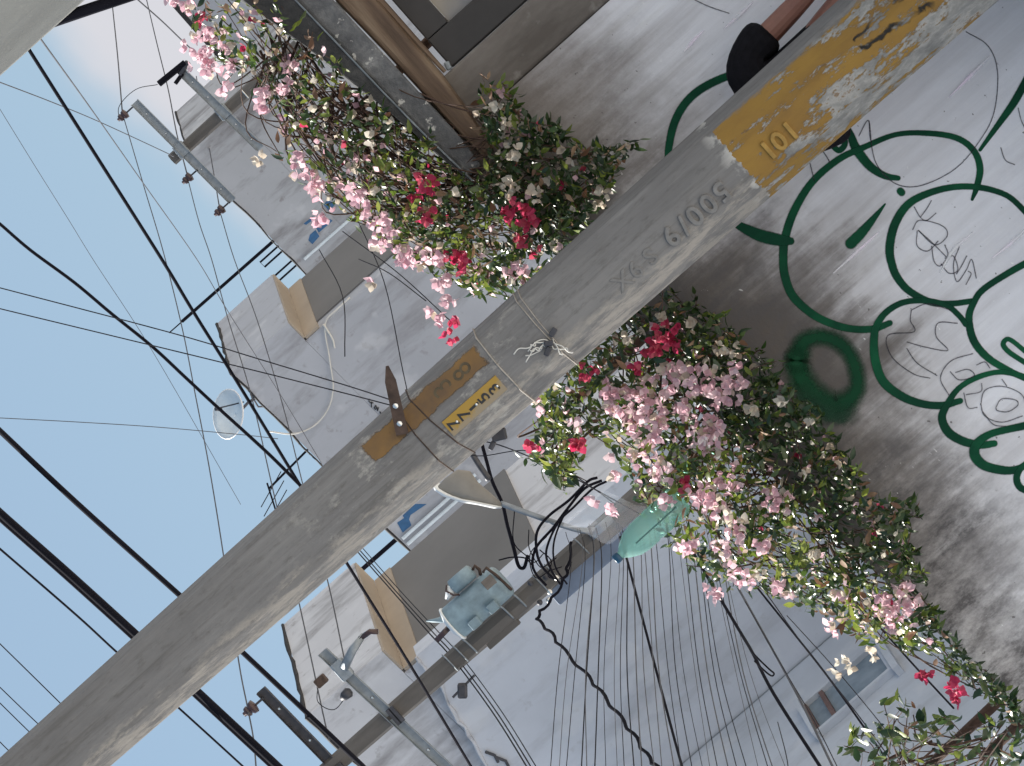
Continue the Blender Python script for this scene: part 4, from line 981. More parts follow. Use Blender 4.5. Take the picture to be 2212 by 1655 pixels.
cable('overhead_cable', [(-40,452), (0,484), (65,540), (160,610), (240,677), (329,749), (400,815), (472,882), (534,938), (590,990), (647,1047), (690,1090)], (14, 12.4), 7.5, 'cable', 'black cable joining the large pole near the satellite dish')
S = 'thin wires strung across the sky'
cable('overhead_wire', [(-30,614), (0,622), (366,718), (560,776), (755,835), (868,872)], (14, 12.1), 2.8, 'wire', 'upper of two thin wires ending at the iron bracket on the large pole', 'wire', S)
cable('overhead_wire', [(-30,659), (0,667), (240,725), (479,783), (719,843), (880,885)], (14, 12.4), 2.8, 'wire', 'lower of two thin wires running towards the iron bracket on the large pole', 'wire', S)
cable('overhead_wire', [(-30,902), (0,903), (171,912), (342,923), (520,939), (600,948)], (40, 48), 2.0, 'wire_grey', 'faint grey wire crossing the sky level to the satellite dish', 'wire', S)
LW = 'power lines between the two utility poles'
cable('power_line', [(240,-20), (243,14), (254,120), (264,240)], (75, 55), 2.6, 'wire_grey', 'power line arriving at the outermost insulator of the farthest pole', 'wire', LW)
cable('power_line', [(266,250), (310,400), (353,545), (394,711), (421,848), (452,1010), (482,1195), (515,1425), (534,1525), (548,1600), (556,1700)], [55,52,49,46.5,44.5,42,39.5,36,34,33,31], 2.8, 'wire_grey', 'power line from the outermost far insulator to the brown insulator', 'wire', LW)
cable('power_line', [(312,-20), (338,90), (363,192), (382,290), (404,376)], (75, 55), 2.6, 'wire_grey', 'power line arriving at the middle insulator of the farthest pole', 'wire', LW)
cable('power_line', [(406,388), (430,480), (457,560), (490,680), (541,848), (590,1060), (647,1307), (698,1543), (712,1600)], [55,52.5,50,47.5,44.5,41,37,34,33.5], 2.6, 'wire_grey', 'power line from the middle far insulator to the transformer pole top', 'wire', LW)
cable('power_line', [(424,165), (456,342), (474,448)], (75, 55), 2.4, 'wire_grey', 'power line arriving at the inner insulator of the farthest pole', 'wire', LW)
cable('power_line', [(476,460), (506,560), (555,690), (609,869), (655,1050), (708,1256), (743,1420), (752,1460)], [55,53,50,47,43,38,34.6,34], 2.6, 'wire_grey', 'power line from the inner far insulator to the fuse hardware', 'wire', LW)
cable('overhead_wire', [(60,45), (89,86), (200,240), (308,394), (425,560), (493,674), (609,858), (685,985), (740,1080)], [13,14,20,25,29,30,32,33,34], 2.4, 'wire_grey', 'thin grey wire from the pale corner pole slanting over the pale grey house', 'wire', S)
cable('overhead_wire', [(-30,166), (0,178), (110,220), (216,264), (363,332), (372,338)], (30, 55), 2.2, 'wire_grey', 'thin wire running to the top of the farthest pole', 'wire', S)
cable('overhead_wire', [(-10,220), (70,350), (147,473), (205,567), (330,760), (520,1090)], (38, 42), 1.3, 'wire_grey', 'faintest hairline wire in the middle of the open sky', 'wire', S)
cable('overhead_wire', [(280,-18), (298,0), (350,46), (400,94), (440,130)], (40, 44), 3.2, 'wire_grey', 'grey wire passing behind the pink flowers near the picture edge', 'wire', S)
for k, pl in enumerate((((-20,1372),(0,1391),(127,1516),(200,1590)), ((-20,1466),(0,1485),(77,1559),(180,1655)), ((-20,1500),(0,1519),(58,1576),(150,1665)), ((-20,1585),(0,1603),(14,1617),(90,1690)))):
    cable('overhead_wire', pl, (20, 20), (2.6, 2.4, 2.4, 2.4)[k], 'wire',
          ('thin wire just below the slim black cable in open sky', 'thin wire second below the slim black cable', 'thin wire third below the slim black cable', 'thin wire at the lower sky corner beside the large pole')[k], 'wire', S)
# triple service wires
for k, (dx, dy) in enumerate(((0, 0), (7, -3), (16, -7))):
    pts = [Z8(130,215), Z8(220,320), Z8(440,570), Z8(660,820), Z8(760,925), Z8(890,1085), Z8(1080,1350), Z8(1270,1655), Z8(1330,1760)]
    cable('service_wire', [(x+dx, y+dy*(1 if i > 2 else 0.3)) for i, (x, y) in enumerate(pts)], [40,39,37,35,34.2,33.7,31,28,27], (3.4, 3.0, 2.4)[k], 'wire',
          ('lowest of three parallel wires through the spool rack on the dark pole', 'middle of three parallel wires through the spool rack on the dark pole', 'upper of three parallel wires through the spool rack on the dark pole')[k], 'wire', 'parallel service wires')
# twisted cable going down to the right
cable('twisted_cable', [Z8(1560,235), Z8(1530,400), Z8(1510,470), Z8(1440,590), Z8(1360,680), Z8(1345,735), Z8(1420,810), Z8(1490,905), Z8(1640,1070), Z8(1740,1190), Z8(1860,1345), Z8(1960,1480), Z8(2040,1600), Z8(2110,1680)], [33.8,33.7,33.6,33.5,33.3,33,32,31,30,29,28,27.5,27,26.5], 7.5, 'cable', 'twisted black cable running from the transformer pole across the blank wall', sides=6, wob=0.014)
# transformer down cables
for k, pl in enumerate((((1040,955),(1052,1000),(1064,1042),(1085,1088),(1096,1135),(1110,1185),(1120,1222),(1132,1226),(1140,1200)),
                        ((1290,1032),(1270,1040),(1230,1080),(1185,1115),(1160,1150),(1160,1195),(1172,1225),(1195,1250)),
                        ((1300,1038),(1262,1056),(1225,1100),(1195,1140),(1160,1180),(1150,1215),(1158,1240),(1180,1265)),
                        ((1310,1040),(1280,1056),(1240,1095),(1205,1130),(1180,1190),(1190,1230),(1210,1262)),
                        ((1250,1065),(1215,1120),(1196,1175),(1200,1225),(1225,1262)),
                        ((1078,1210),(1105,1204),(1135,1206),(1150,1222)))):
    cable('drop_cable', pl, (33.6, 33.3) if k else (33.9, 33.6), (8, 6.5, 6.5, 5.5, 4.5, 3.5)[k], 'cable',
          ('thick wavy black cable hanging beside the street lamp', 'outermost looped black cable beside the transformer', 'second looped black cable beside the transformer', 'third looped black cable beside the transformer', 'inner slim black cable beside the transformer', 'short black lead at the foot of the transformer')[k], 'cable', 'looped black cables at the transformer')
rl = random.Random(8)
for k in range(4):
    x, y = 1130+k*18, 1190+k*14
    pl = [(x+rl.uniform(-30, 20), y-rl.uniform(40, 90)), (x+rl.uniform(-25, 10), y-20), (x+rl.uniform(-20, 20), y+rl.uniform(10, 30)), (x+rl.uniform(20, 40), y+rl.uniform(0, 25)), (x+rl.uniform(40, 60), y+rl.uniform(-20, 20))]
    cable('drop_cable', pl, (33.4, 33.6), rl.choice((1.8, 2.4, 2.8)), 'cable', ORD[k]+' of the tangled thin black leads under the looped cables, counted from the transformer', 'cable', 'tangled leads at the transformer')
cable('drop_cable', [(1018,978), (1034,1004), (1056,1036)], (33.8, 33.6), 14, 'dark_steel', 'thick dark rod beside the wavy cable at the large pole', 'rod')
# cables low right
cable('overhead_cable', [(1340,1160), (1356,1215), (1410,1420), (1458,1601), (1486,1700)], (33.5, 27), 6, 'cable', 'black cable dropping below the green bottle over the blank wall', 'cable')
cable('overhead_cable', [(1480,1160), (1500,1198), (1545,1275), (1603,1372), (1627,1413), (1672,1500), (1771,1655), (1800,1700)], (22, 17), 8, 'cable', 'black spliced cable below the flowers with a small loop', 'cable')
cable('cable_loop', [(1624,1408), (1640,1425), (1662,1446), (1672,1455), (1666,1460), (1648,1446), (1630,1428)], (19, 18.6), 4, 'cable', 'small black loop on the spliced cable', 'cable')
cable('overhead_cable', [(1540,1180), (1569,1226), (1650,1370), (1730,1516), (1798,1655), (1820,1700)], (30, 24), 6, 'wire_grey', 'grey cable crossing the brown framed window edge', 'cable')
cable('overhead_cable', [(1570,1185), (1600,1225), (1700,1350), (1798,1475), (1925,1655), (1960,1705)], (28, 22), 5, 'cable', 'black cable slanting across the tall window', 'cable')
cable('overhead_cable', [(1840,1290), (1894,1348), (1983,1447), (2060,1530)], (20, 18), 4.5, 'cable', 'short black cable behind the flowers near the wall top', 'cable')
rw_ = random.Random(21)
fan = []
for k in range(26):
    f = k/25
    x0 = 1240+f*330+rw_.uniform(-9, 9); y0 = 1215-20*math.sin(f*3)+rw_.uniform(-12, 12)
    x1_ = 1185+f*520+rw_.uniform(-7, 7); y1_ = 1690
    xm = x0+(x1_-x0)*0.47+rw_.uniform(-7, 7)-6
    fan.append(([(x0-12, y0-70), (x0, y0), (xm, (y0+y1_)/2), (x1_, y1_)], rw_.choice((1.4, 1.7, 2.0, 2.6)), rw_.choice(('wire_grey', 'wire', 'wire_grey', 'wire'))))
for k, (pl, wd, mt) in enumerate(fan):
    cable('service_wire', pl, (33.5, 26), wd, mt, ORD[k]+' thin wire from the left where the fan crosses the bottom edge', 'wire', 'fan of service wires over the blank wall')
for k, (pl, wd) in enumerate((([(1640,1260),(1740,1400),(1850,1540),(1960,1690)], 2.6), ([(1700,1330),(1800,1440),(1900,1560),(2000,1690)], 2.2), ([(1610,1300),(1690,1440),(1760,1560),(1830,1700)], 2.4), ([(1680,1560),(1700,1640),(1705,1700)], 2.4))):
    cable('service_wire', pl, (24, 21), wd, 'wire', ('dark wire slanting over the upper corner of the tall window', 'dark wire slanting across the foot of the tall window', 'dark wire slanting past the near side of the tall window', 'short dark wire below the tall window at the bottom edge')[k], 'wire', 'dark wires by the tall window')
cable('guy_wire', [(965,955), (1030,985), (1150,975), (1260,1040), (1330,1090)], (33, 32), 2.4, 'wire', 'thin wire from the large pole towards the cable loops', 'wire')
cable('guy_wire', [(1040,952), (1080,962), (1140,985), (1200,1010), (1290,1060), (1400,1120)], (33, 30), 3, 'wire', 'dark wire running behind the leaf spray to the flowers', 'wire')
for k, pl in enumerate((((770,470),(830,610),(870,800),(890,890)), ((740,500),(860,590),(980,700)), ((690,540),(740,640),(745,770)), ((775,560),(840,590),(920,650)))):
    cable('guy_wire', pl, (48, 44), 2.4, 'wire', ('wire hanging down the pale house left of the flowers', 'wire slanting across the pale house under the flowers', 'short dark wire hanging on the pale house wall', 'thin wire leading from the soffit to the flowers')[k], 'wire', 'wires in front of the pale grey house')

# ------------------------------------------------------------------ green bottle and clear bag caught in the flowers
def plastic(name, col, tr):
    m, t, b = newmat(name); b.inputs['Base Color'].default_value = (*col, 1); b.inputs['Roughness'].default_value = 0.08
    b.inputs['IOR'].default_value = 1.35
    tp = t.nodes.new('ShaderNodeBsdfTransparent'); tp.inputs[0].default_value = (*[min(1, c*1.15+0.12) for c in col], 1)
    mxs = t.nodes.new('ShaderNodeMixShader'); mxs.inputs[0].default_value = tr
    t.links.new(b.outputs[0], mxs.inputs[1]); t.links.new(tp.outputs[0], mxs.inputs[2])
    t.links.new(mxs.outputs[0], t.nodes['Material Output'].inputs[0]); return m
MAT['bottle'] = plastic('translucent green plastic', (0.42, 0.66, 0.60), 0.60)
MAT['clear'] = plastic('clear plastic film', (0.80, 0.80, 0.84), 0.72)
b0 = uv(-428, -112, 12.45); b1 = uv(-434, 78, 12.42)
axb = (b1-b0); Lb = axb.length; axb.normalize()
bt = thing('plastic_bottle', b0, 'translucent green plastic bottle standing among the bougainvillea flowers', 'bottle')
rb = 0.062
MB().lathe(b0, axb, [(rb*.7, 0), (rb, 0.02), (rb, Lb*0.2), (rb*.94, Lb*0.24), (rb, Lb*0.28), (rb, Lb*0.45), (rb*.94, Lb*.49), (rb, Lb*.53), (rb*0.98, Lb*0.66), (rb*0.86, Lb*0.78), (rb*0.5, Lb*0.90), (rb*0.26, Lb*0.95), (rb*0.26, Lb*0.985)], 20).build('body', 'bottle', bt, True)
MB().lathe(b0+axb*(Lb*0.965), axb, [(0.019, 0), (0.02, 0.004), (0.02, 0.024), (0.017, 0.027)], 14).build('cap', simple('dark blue cap', (0.01, 0.06, 0.12), 0.35, 0, 0.1, 9, 0), bt, True)
MB().tube([b0+axb*(Lb*0.1)+Vector((-0.008, -rb-0.001, 0)), b0+axb*(Lb*0.72)+Vector((-0.004, -rb*0.98, 0))], 0.003, 5).build('seam', simple('dark green seam', (0.05, 0.14, 0.13), 0.3, 0, 0.1, 5, 0), bt)
rk = random.Random(2); mb = MB(); gx_, gy_ = 9, 9
c0 = uv(-350, 40, 12.5)
for i in range(gx_):
    for j in range(gy_):
        fx, fy = i/(gx_-1)-0.5, j/(gy_-1)-0.5
        p = c0+Vector((fx*0.17+rk.uniform(-.008,.008), 0.05*math.cos(fx*5)*1+rk.uniform(-.018,.018), fy*0.20+rk.uniform(-.01,.01)+fx*0.08))
        mb.v.append(tuple(p))
for i in range(gx_-1):
    for j in range(gy_-1): a = i*gy_+j; mb.f.append((a, a+1, a+gy_+1, a+gy_))
o = mb.build('plastic_bag', 'clear', smooth=False, origin=c0); tag(o, 'crumpled clear plastic film beside the green bottle', 'plastic bag')
o.modifiers.new('s', 'SUBSURF').render_levels = 1

# ------------------------------------------------------------------ bougainvillea
def petal_mat(name, c0, c1, c2, trans=0.52, rough=0.55):
    m, t, b = newmat(name)
    g = N(t, 'ShaderNodeNewGeometry'); oi = N(t, 'ShaderNodeObjectInfo')
    r = math_(t, 'FRACT', math_(t, 'ADD', g.outputs['Random Per Island'], oi.outputs['Random']))
    c = ramp(t, r, [(0.1, c0), (0.5, c1), (0.9, c2)])
    v = noise(t, geopos(t), 60, 3); c = mixc(t, ramp(t, v, [(0.45, 0.0), (0.8, 0.45)]), c, tuple(x*0.55 for x in c1))
    t.links.new(c, b.inputs['Base Color']); b.inputs['Roughness'].default_value = rough
    tl = t.nodes.new('ShaderNodeBsdfTranslucent'); t.links.new(c, tl.inputs[0])
    mxs = t.nodes.new('ShaderNodeMixShader'); mxs.inputs[0].default_value = trans
    t.links.new(b.outputs[0], mxs.inputs[1]); t.links.new(tl.outputs[0], mxs.inputs[2]); t.links.new(mxs.outputs[0], t.nodes['Material Output'].inputs[0])
    return m
MAT['pink'] = petal_mat('pink bracts', (0.66, 0.40, 0.47), (0.74, 0.51, 0.57), (0.80, 0.63, 0.67))
MAT['red'] = petal_mat('crimson bracts', (0.46, 0.03, 0.09), (0.58, 0.06, 0.15), (0.60, 0.11, 0.16))
MAT['white'] = petal_mat('faded cream bracts', (0.60, 0.52, 0.43), (0.70, 0.66, 0.58), (0.52, 0.42, 0.33))
MAT['leaf'] = petal_mat('bougainvillea leaves', (0.030, 0.062, 0.018), (0.075, 0.125, 0.028), (0.19, 0.23, 0.04), 0.38, 0.25)
MAT['leaf_dark'] = petal_mat('dark glossy leaves', (0.014, 0.034, 0.012), (0.026, 0.055, 0.018), (0.060, 0.085, 0.025), 0.2, 0.3)
MAT['leaf_lime'] = petal_mat('leaves with painted sunlit tone', (0.10, 0.15, 0.025), (0.17, 0.22, 0.04), (0.24, 0.27, 0.06), 0.45, 0.25)  # lit yellow-green of the foliage painted into the leaf colour
MAT['dry'] = petal_mat('dry brown leaves', (0.14, 0.065, 0.035), (0.22, 0.12, 0.07), (0.33, 0.22, 0.14), 0.2, 0.7)
MAT['bark'] = simple('grey brown bark', (0.075, 0.042, 0.030), 0.9, 0, 0.35, 40, 0.5)
def leaf_geo(fold=0.18, curl=0.25):
    v = [(0, 0, 0)]; prof = [(0.18, 0.13), (0.42, 0.21), (0.70, 0.15), (1.0, 0.0)]
    vs = [(0, 0, 0)]
    for (y, wd) in prof[:-1]:
        z = -curl*y*y
        vs += [(-wd, y, z+fold*wd), (0, y, z), (wd, y, z+fold*wd)]
    vs.append((0, 1.0, -curl))
    fs = [(0, 2, 1), (0, 3, 2), (1, 2, 5, 4), (2, 3, 6, 5), (4, 5, 8, 7), (5, 6, 9, 8), (7, 8, 10), (8, 9, 10)]
    return vs, fs
def flower_geo(seed):
    r = random.Random(seed); vs, fs = [], []
    for k in range(3):
        a = 2*math.pi*k/3+r.uniform(-.25, .25); tilt = r.uniform(0.35, 0.95); sc = r.uniform(0.85, 1.1)
        m = Matrix.Rotation(a, 3, 'Z') @ Matrix.Rotation(tilt, 3, 'X')
        lv, lf = leaf_geo(0.45, r.uniform(-0.35, 0.25))
        o = len(vs)
        vs += [tuple(m @ Vector((x*2.15*sc, y*sc, z))) for x, y, z in lv]; fs += [tuple(i+o for i in f) for f in lf]
    return vs, fs
def mesh_of(name, geo, mat):
    me = bpy.data.meshes.new(name); me.from_pydata(geo[0], [], geo[1]); me.materials.append(MAT[mat])
    for p in me.polygons: p.use_smooth = True
    return me
LEAFG = [leaf_geo(0.2, 0.2), leaf_geo(0.35, 0.5), leaf_geo(0.1, -0.1)]
FLOWG = [flower_geo(s) for s in range(5)]
MESH = {}
for m in ('leaf', 'leaf_dark', 'leaf_lime', 'dry'): MESH[m] = [mesh_of('leaf', g, m) for g in LEAFG]
for m in ('pink', 'red', 'white'): MESH[m] = [mesh_of('flower', g, m) for g in FLOWG]
def inpoly(x, y, poly):
    c = False; j = len(poly)-1
    for i in range(len(poly)):
        xi, yi = poly[i]; xj, yj = poly[j]
        if (yi > y) != (yj > y) and x < (xj-xi)*(y-yi)/(yj-yi)+xi: c = not c
        j = i
    return c
def rot_dir(r, updir, spread):
    d = (updir+Vector((r.gauss(0, 1), r.gauss(0, 1), r.gauss(0, 1)))*spread).normalized()
    q = d.to_track_quat('Z', 'Y').to_matrix()
    return q @ Matrix.Rotation(r.uniform(0, 2*math.pi), 3, 'Z')
def depth_for(px, py, r, lo=12.28, hi=13.05):
    u, v = p2(px, py); w0 = uv(u, v, WY)
    t = w0.z-walltop(w0.x)
    if w0.x > wallR-0.05: lo = 12.35
    if t < 0.02: return r.uniform(max(lo, 12.66+t*0.4-0.30), 12.64)
    if t < 0.35: return r.uniform(lo, 12.95)
    return r.uniform(lo+0.1, hi)
class Foliage:
    def __init__(s): s.items = []       # (mat, kind, variant, matrix3, pos, scale)
    def add(s, mat, kind, r, pos, rot, sc): s.items.append((mat, kind, r.randrange(len(MESH[mat])), rot, pos, sc))
    def emit(s, parent, limit=300):
        loc = Vector(parent.location); by = {}
        for it in s.items: by.setdefault(it[1], []).append(it)
        for kind, its in by.items():
            its.sort(key=lambda q: (q[4].y/q[5]))
            rest = {}
            for i, (mat, k, var, rot, pos, sc) in enumerate(its):
                if i < limit:
                    o = bpy.data.objects.new(kind, MESH[mat][var]); COL.objects.link(o); o.parent = parent
                    m = rot.to_4x4() @ Matrix.Scale(sc, 4); m.translation = pos-loc; o.matrix_basis = m
                else: rest.setdefault(mat, []).append((var, rot, pos, sc))
            for mat, ls in rest.items():
                G_ = LEAFG if kind == 'leaf' else FLOWG
                vs, fs = [], []
                for var, rot, pos, sc in ls:
                    o = len(vs); gv, gf = G_[var]
                    vs += [tuple(rot @ Vector(q)*sc+pos-loc) for q in gv]; fs += [tuple(i+o for i in f) for f in gf]
                me = bpy.data.meshes.new('foliage'); me.from_pydata(vs, [], fs); me.materials.append(MAT[mat])
                for p in me.polygons: p.use_smooth = True
                o = bpy.data.objects.new('foliage' if kind == 'leaf' else 'blossom', me); COL.objects.link(o); o.parent = parent; o['kind'] = 'stuff'
def vnoise(x, y, s):
    return math.sin(x*s+1.3)*math.cos(y*s*1.17+0.4)+0.6*math.sin(x*s*2.3+y*s*1.9+2.1)+0.4*math.cos(x*s*4.1-y*s*3.7)
def plant(name, loc, label, poly, nleaf, nflow, clusters, roots, seed, nstem, leafpx=26, darkfrac=0.3, dryfrac=0.12, limit=300, thin=None, lime=True):
    r = random.Random(seed); P = thing(name, loc, label, 'plant'); fo = Foliage()
    xs = [p[0] for p in poly]; ys = [p[1] for p in poly]
    def sample():
        while True:
            x, y = r.uniform(min(xs), max(xs)), r.uniform(min(ys), max(ys))
            if inpoly(x, y, poly): return x, y
    SUNUP = Vector((-0.35, -0.35, 0.85)).normalized()
    cnt = 0
    while cnt < nleaf:
        x, y = sample(); nv = vnoise(x, y, 0.021)
        if r.random() > (0.62+0.28*nv)*(thin(x, y) if thin else 1): continue
        pos = at(x, y, depth_for(x, y, r)); k = r.random()
        hue = vnoise(x, y, 0.009)
        w0 = at(x, y, WY); front = w0.x < wallR and w0.z < walltop(w0.x)+0.05
        if front: mat = 'dry' if k < 0.06 else ('leaf_dark' if k < 0.80 else 'leaf')  # shading close to the wall put into the choice of leaf colour
        else: mat = 'dry' if k < dryfrac+0.12*(hue > 0.7) else ('leaf_dark' if k < dryfrac+darkfrac*0.7+0.2*(hue < -0.5) else ('leaf_lime' if lime and k > 0.62-0.25*(x > 1550) and hue > -0.4 else 'leaf'))
        fo.add(mat, 'leaf', r, pos, rot_dir(r, SUNUP, 0.75), leafpx*r.uniform(0.65, 1.3)*12.6/F); cnt += 1
    # small side shoots of leaves poking out of the outline
    for i in range(max(6, nleaf//110)):
        x, y = sample()
        j = r.randrange(len(poly)); bx, by = poly[j]; nx_, ny_ = poly[(j+1) % len(poly)]; f = r.random(); bx += (nx_-bx)*f; by += (ny_-by)*f
        mx_, my_ = sum(xs)/len(xs), sum(ys)/len(ys)
        ang = math.atan2(by-y, bx-x)
        ex, ey = bx+math.cos(ang)*r.uniform(5, 32), by+math.sin(ang)*r.uniform(5, 32)
        if p2(ex, ey)[1] < -330 and ex < 1400: continue
        Yd = depth_for(bx, by, r)
        st = [at(bx-math.cos(ang)*40, by-math.sin(ang)*40, Yd+0.03), at(bx, by, Yd), at(ex, ey, Yd-0.03)]
        MB().tube(spline(st, 4), [0.0022]*8+[0.0014], 4).build('twig', 'bark', P)
        for q in range(7):
            f = q/6; pp = st[1].lerp(st[2], f) if f > 0 else st[1]
            fo.add('leaf' if r.random() < 0.6 else 'leaf_dark', 'leaf', r, pp+Vector((r.gauss(0, .006), r.gauss(0, .006), r.gauss(0, .006))), rot_dir(r, SUNUP, 0.8), leafpx*r.uniform(0.6, 1.0)*12.6/F)
    for (cx, cy, col, rad, num) in clusters:
        Yc = 12.30 if r.random() < 0.75 else depth_for(cx, cy, r)-0.04
        if thin and cx < 760: Yc = 12.5
        for k in range(int(num*(2.1 if col == 'pink' else 1.6)+0.5)):
            a, d = r.uniform(0, 6.283), rad*(1.2 if col == 'pink' else 1.0)*math.sqrt(r.random())
            pos = at(cx+math.cos(a)*d, cy+math.sin(a)*d, Yc+r.uniform(-.04, .07))
            mt = col if r.random() < 0.88 else ('white' if col == 'pink' else col)
            fo.add(mt, 'flower', r, pos, rot_dir(r, Vector((-0.1, -0.75, 0.35)), 0.55), r.uniform(12, 19)*12.6/F)
    for i in range(nflow):
        x, y = sample()
        k = r.random(); col = 'white' if k < 0.60 else ('pink' if k < 0.95 else 'red')
        fo.add(col, 'flower', r, at(x, y, depth_for(x, y, r)), rot_dir(r, Vector((-0.1, -0.7, 0.4)), 0.7), r.uniform(9, 17)*12.6/F)
    # woody stems
    for i in range(nstem):
        x, y = sample(); rx, ry = roots[r.randrange(len(roots))]
        rx += r.uniform(-60, 60); ry += r.uniform(-60, 60)
        Y0, Y1_ = 12.95, depth_for(x, y, r)+0.05
        a, b = at(rx, ry, Y0), at(x, y, Y1_); mid = a.lerp(b, 0.5)+Vector((r.uniform(-.08, .08), r.uniform(-.05, .1), r.uniform(0.05, 0.22)))
        if (a-b).length > 1.1: a = b.lerp(a, 0.8/(a-b).length); mid = a.lerp(b, 0.5)+Vector((r.uniform(-.06, .06), 0, r.uniform(0.04, 0.14)))
        pts = spline([a, mid, b], 6); rr = r.uniform(0.0028, 0.0065)
        if min(p.y for p in pts) < 12.6 and max(p.y for p in pts) > 12.66:
            pts = [Vector((p.x, p.y, max(p.z, walltop(p.x)+0.015) if 12.62 < p.y < 12.95 and p.x < wallR else p.z)) for p in pts]
        MB().tube(pts, [rr*(1-0.6*j/(len(pts)-1)) for j in range(len(pts))], 5).build('stem', 'bark', P, True)
    # trunk behind the wall
    for (rx, ry) in roots[:2]:
        g = at(rx, ry, 13.05); MB().tube(spline([Vector((g.x, 13.15, 0)), Vector((g.x+.05, 13.12, 1.2)), g], 6), [0.045-0.025*j/12 for j in range(13)], 7).build('trunk', 'bark', P, True)
    fo.emit(P, limit)
    return P
K = 'pink'; C_, W_ = 'red', 'white'
left_poly = [(1180,810),(1275,752),(1335,692),(1390,668),(1450,640),(1505,665),(1590,716),(1660,790),(1742,872),(1790,930),(1842,995),(1850,1040),(1900,1080),(1985,1085),(1950,1160),(1985,1220),(1990,1290),(2030,1345),(2110,1432),(2212,1545),(2212,1580),(2120,1500),(2040,1430),(1985,1410),(1940,1380),(1860,1385),(1790,1330),(1715,1305),(1660,1265),(1600,1250),(1540,1255),(1470,1190),(1420,1120),(1370,1060),(1330,980),(1270,930),(1225,1035),(1185,1040),(1155,985),(1165,900)]
left_cl = [(1440,728,C_,34,11),(1408,752,C_,20,5),(1270,798,C_,22,5),(1372,797,C_,16,4),(1345,730,W_,18,4),(1350,880,K,34,14),(1325,848,K,24,9),(1400,850,K,30,11),(1450,812,K,30,11),(1500,826,K,30,11),(1562,838,K,36,13),(1585,815,K,22,7),(1400,935,K,30,11),(1362,905,K,22,8),(1418,900,K,26,9),(1530,915,K,26,9),(1512,950,K,22,7),(1550,955,K,18,5),(1250,955,C_,17,4),(1150,962,C_,13,3),(1160,870,K,16,4),(1240,920,K,12,3),(1430,1015,K,24,8),(1482,1050,C_,14,3),(1580,1035,K,24,8),(1680,1075,K,30,11),(1548,1095,K,22,7),(1592,1145,K,24,8),(1480,1180,K,18,5),(1520,1062,K,24,8),(1320,990,K,9,1),(1281,1081,K,9,1),(1318,1104,K,13,3),(1612,1252,K,14,4),(1590,1228,K,16,4),(1700,1276,K,20,5),(1553,1292,K,13,3),(1530,1272,K,11,2),(1812,1278,K,17,4),(1905,1298,K,22,7),(1950,1288,K,24,8),(1942,1334,K,26,9),(1975,1310,K,18,5),(1882,1410,W_,15,4),(1800,1362,K,14,3),(1818,1436,W_,22,6),(1762,1200,W_,14,3),(2000,1452,C_,15,5),(2065,1482,C_,18,6),(2070,1505,C_,12,3),(1625,880,W_,13,3),(1690,868,W_,10,2),(1743,1020,W_,10,2),(1757,912,W_,9,1),(1580,752,W_,16,3),(1548,748,W_,12,2),(1430,690,W_,13,3),(1500,700,W_,14,3),(1610,850,W_,11,2),(1826,1076,W_,9,1),(1480,885,K,20,6),(1380,985,K,18,4),(1440,1080,K,16,4),(1650,1180,K,16,4),(1560,1185,K,18,4),(1330,1030,K,10,2),(1640,1235,W_,13,3)]
plant('bougainvillea', (-1.6, 13.15, 0), 'bougainvillea spilling over the wall left of the pole around the green bottle', left_poly, 5800, 240, left_cl, [(1420,760),(1700,1010),(1560,880),(1880,1210)], 31, 90)
right_poly = [(395,-10),(470,-20),(600,0),(668,60),(742,150),(830,238),(905,300),(985,372),(1045,400),(1065,330),(1040,262),(1030,195),(1060,165),(1105,185),(1150,262),(1205,262),(1255,315),(1320,318),(1385,300),(1345,352),(1300,430),(1225,530),(1130,622),(1040,640),(1000,620),(960,590),(905,575),(860,540),(812,505),(760,470),(720,440),(680,400),(630,360),(590,340),(610,280),(600,230),(560,200),(520,160),(480,110),(440,70)]
right_cl = [(430,90,K,30,8),(472,132,K,30,9),(440,140,K,20,6),(490,192,K,16,4),(470,75,K,16,3),(437,38,C_,15,3),(410,12,K,13,3),(372,2,K,11,3),(575,190,K,18,5),(570,232,K,15,4),(612,182,K,15,4),(625,150,K,14,3),(655,366,K,18,5),(690,402,K,20,6),(652,342,K,14,3),(702,470,K,18,5),(680,405,K,14,3),(780,420,K,22,6),(770,350,K,16,4),(812,470,K,22,7),(822,527,K,18,5),(862,542,K,20,7),(900,556,K,20,7),(942,545,K,22,7),(880,560,K,15,4),(962,612,K,16,4),(940,682,K,17,4),(965,650,K,12,3),(973,730,C_,12,3),(980,695,C_,9,2),(1000,572,C_,17,5),(980,550,C_,14,3),(922,400,C_,22,7),(905,420,C_,15,4),(920,462,C_,20,6),(945,465,C_,13,3),(1120,458,C_,30,8),(1098,462,C_,17,4),(1150,475,C_,17,4),(1120,512,C_,17,4),(1160,542,C_,11,2),(1100,402,W_,19,6),(1105,330,W_,16,5),(1095,290,W_,18,6),(1100,260,W_,15,4),(1062,232,W_,11,2),(1030,250,W_,9,1),(1120,585,K,17,4),(1100,600,K,13,3),(1308,412,W_,13,3),(1298,440,W_,12,3),(1220,318,W_,9,1),(1232,345,W_,9,1),(1255,360,W_,10,2),(1160,420,W_,14,3),(560,342,W_,12,3),(730,400,K,14,3),(700,310,K,13,3),(850,500,K,15,4),(800,300,W_,11,2),(800,608,K,8,1)]
plant('bougainvillea', (1.0, 13.15, 0), 'bougainvillea growing over the mossy canopy slab right of the pole', right_poly, 3800, 260, right_cl, [(760,250),(980,450),(620,110),(1120,420)], 47, 190, dryfrac=0.16, thin=lambda x, y: 0.25+0.75*min(1, max(0, (x-700)/300)))
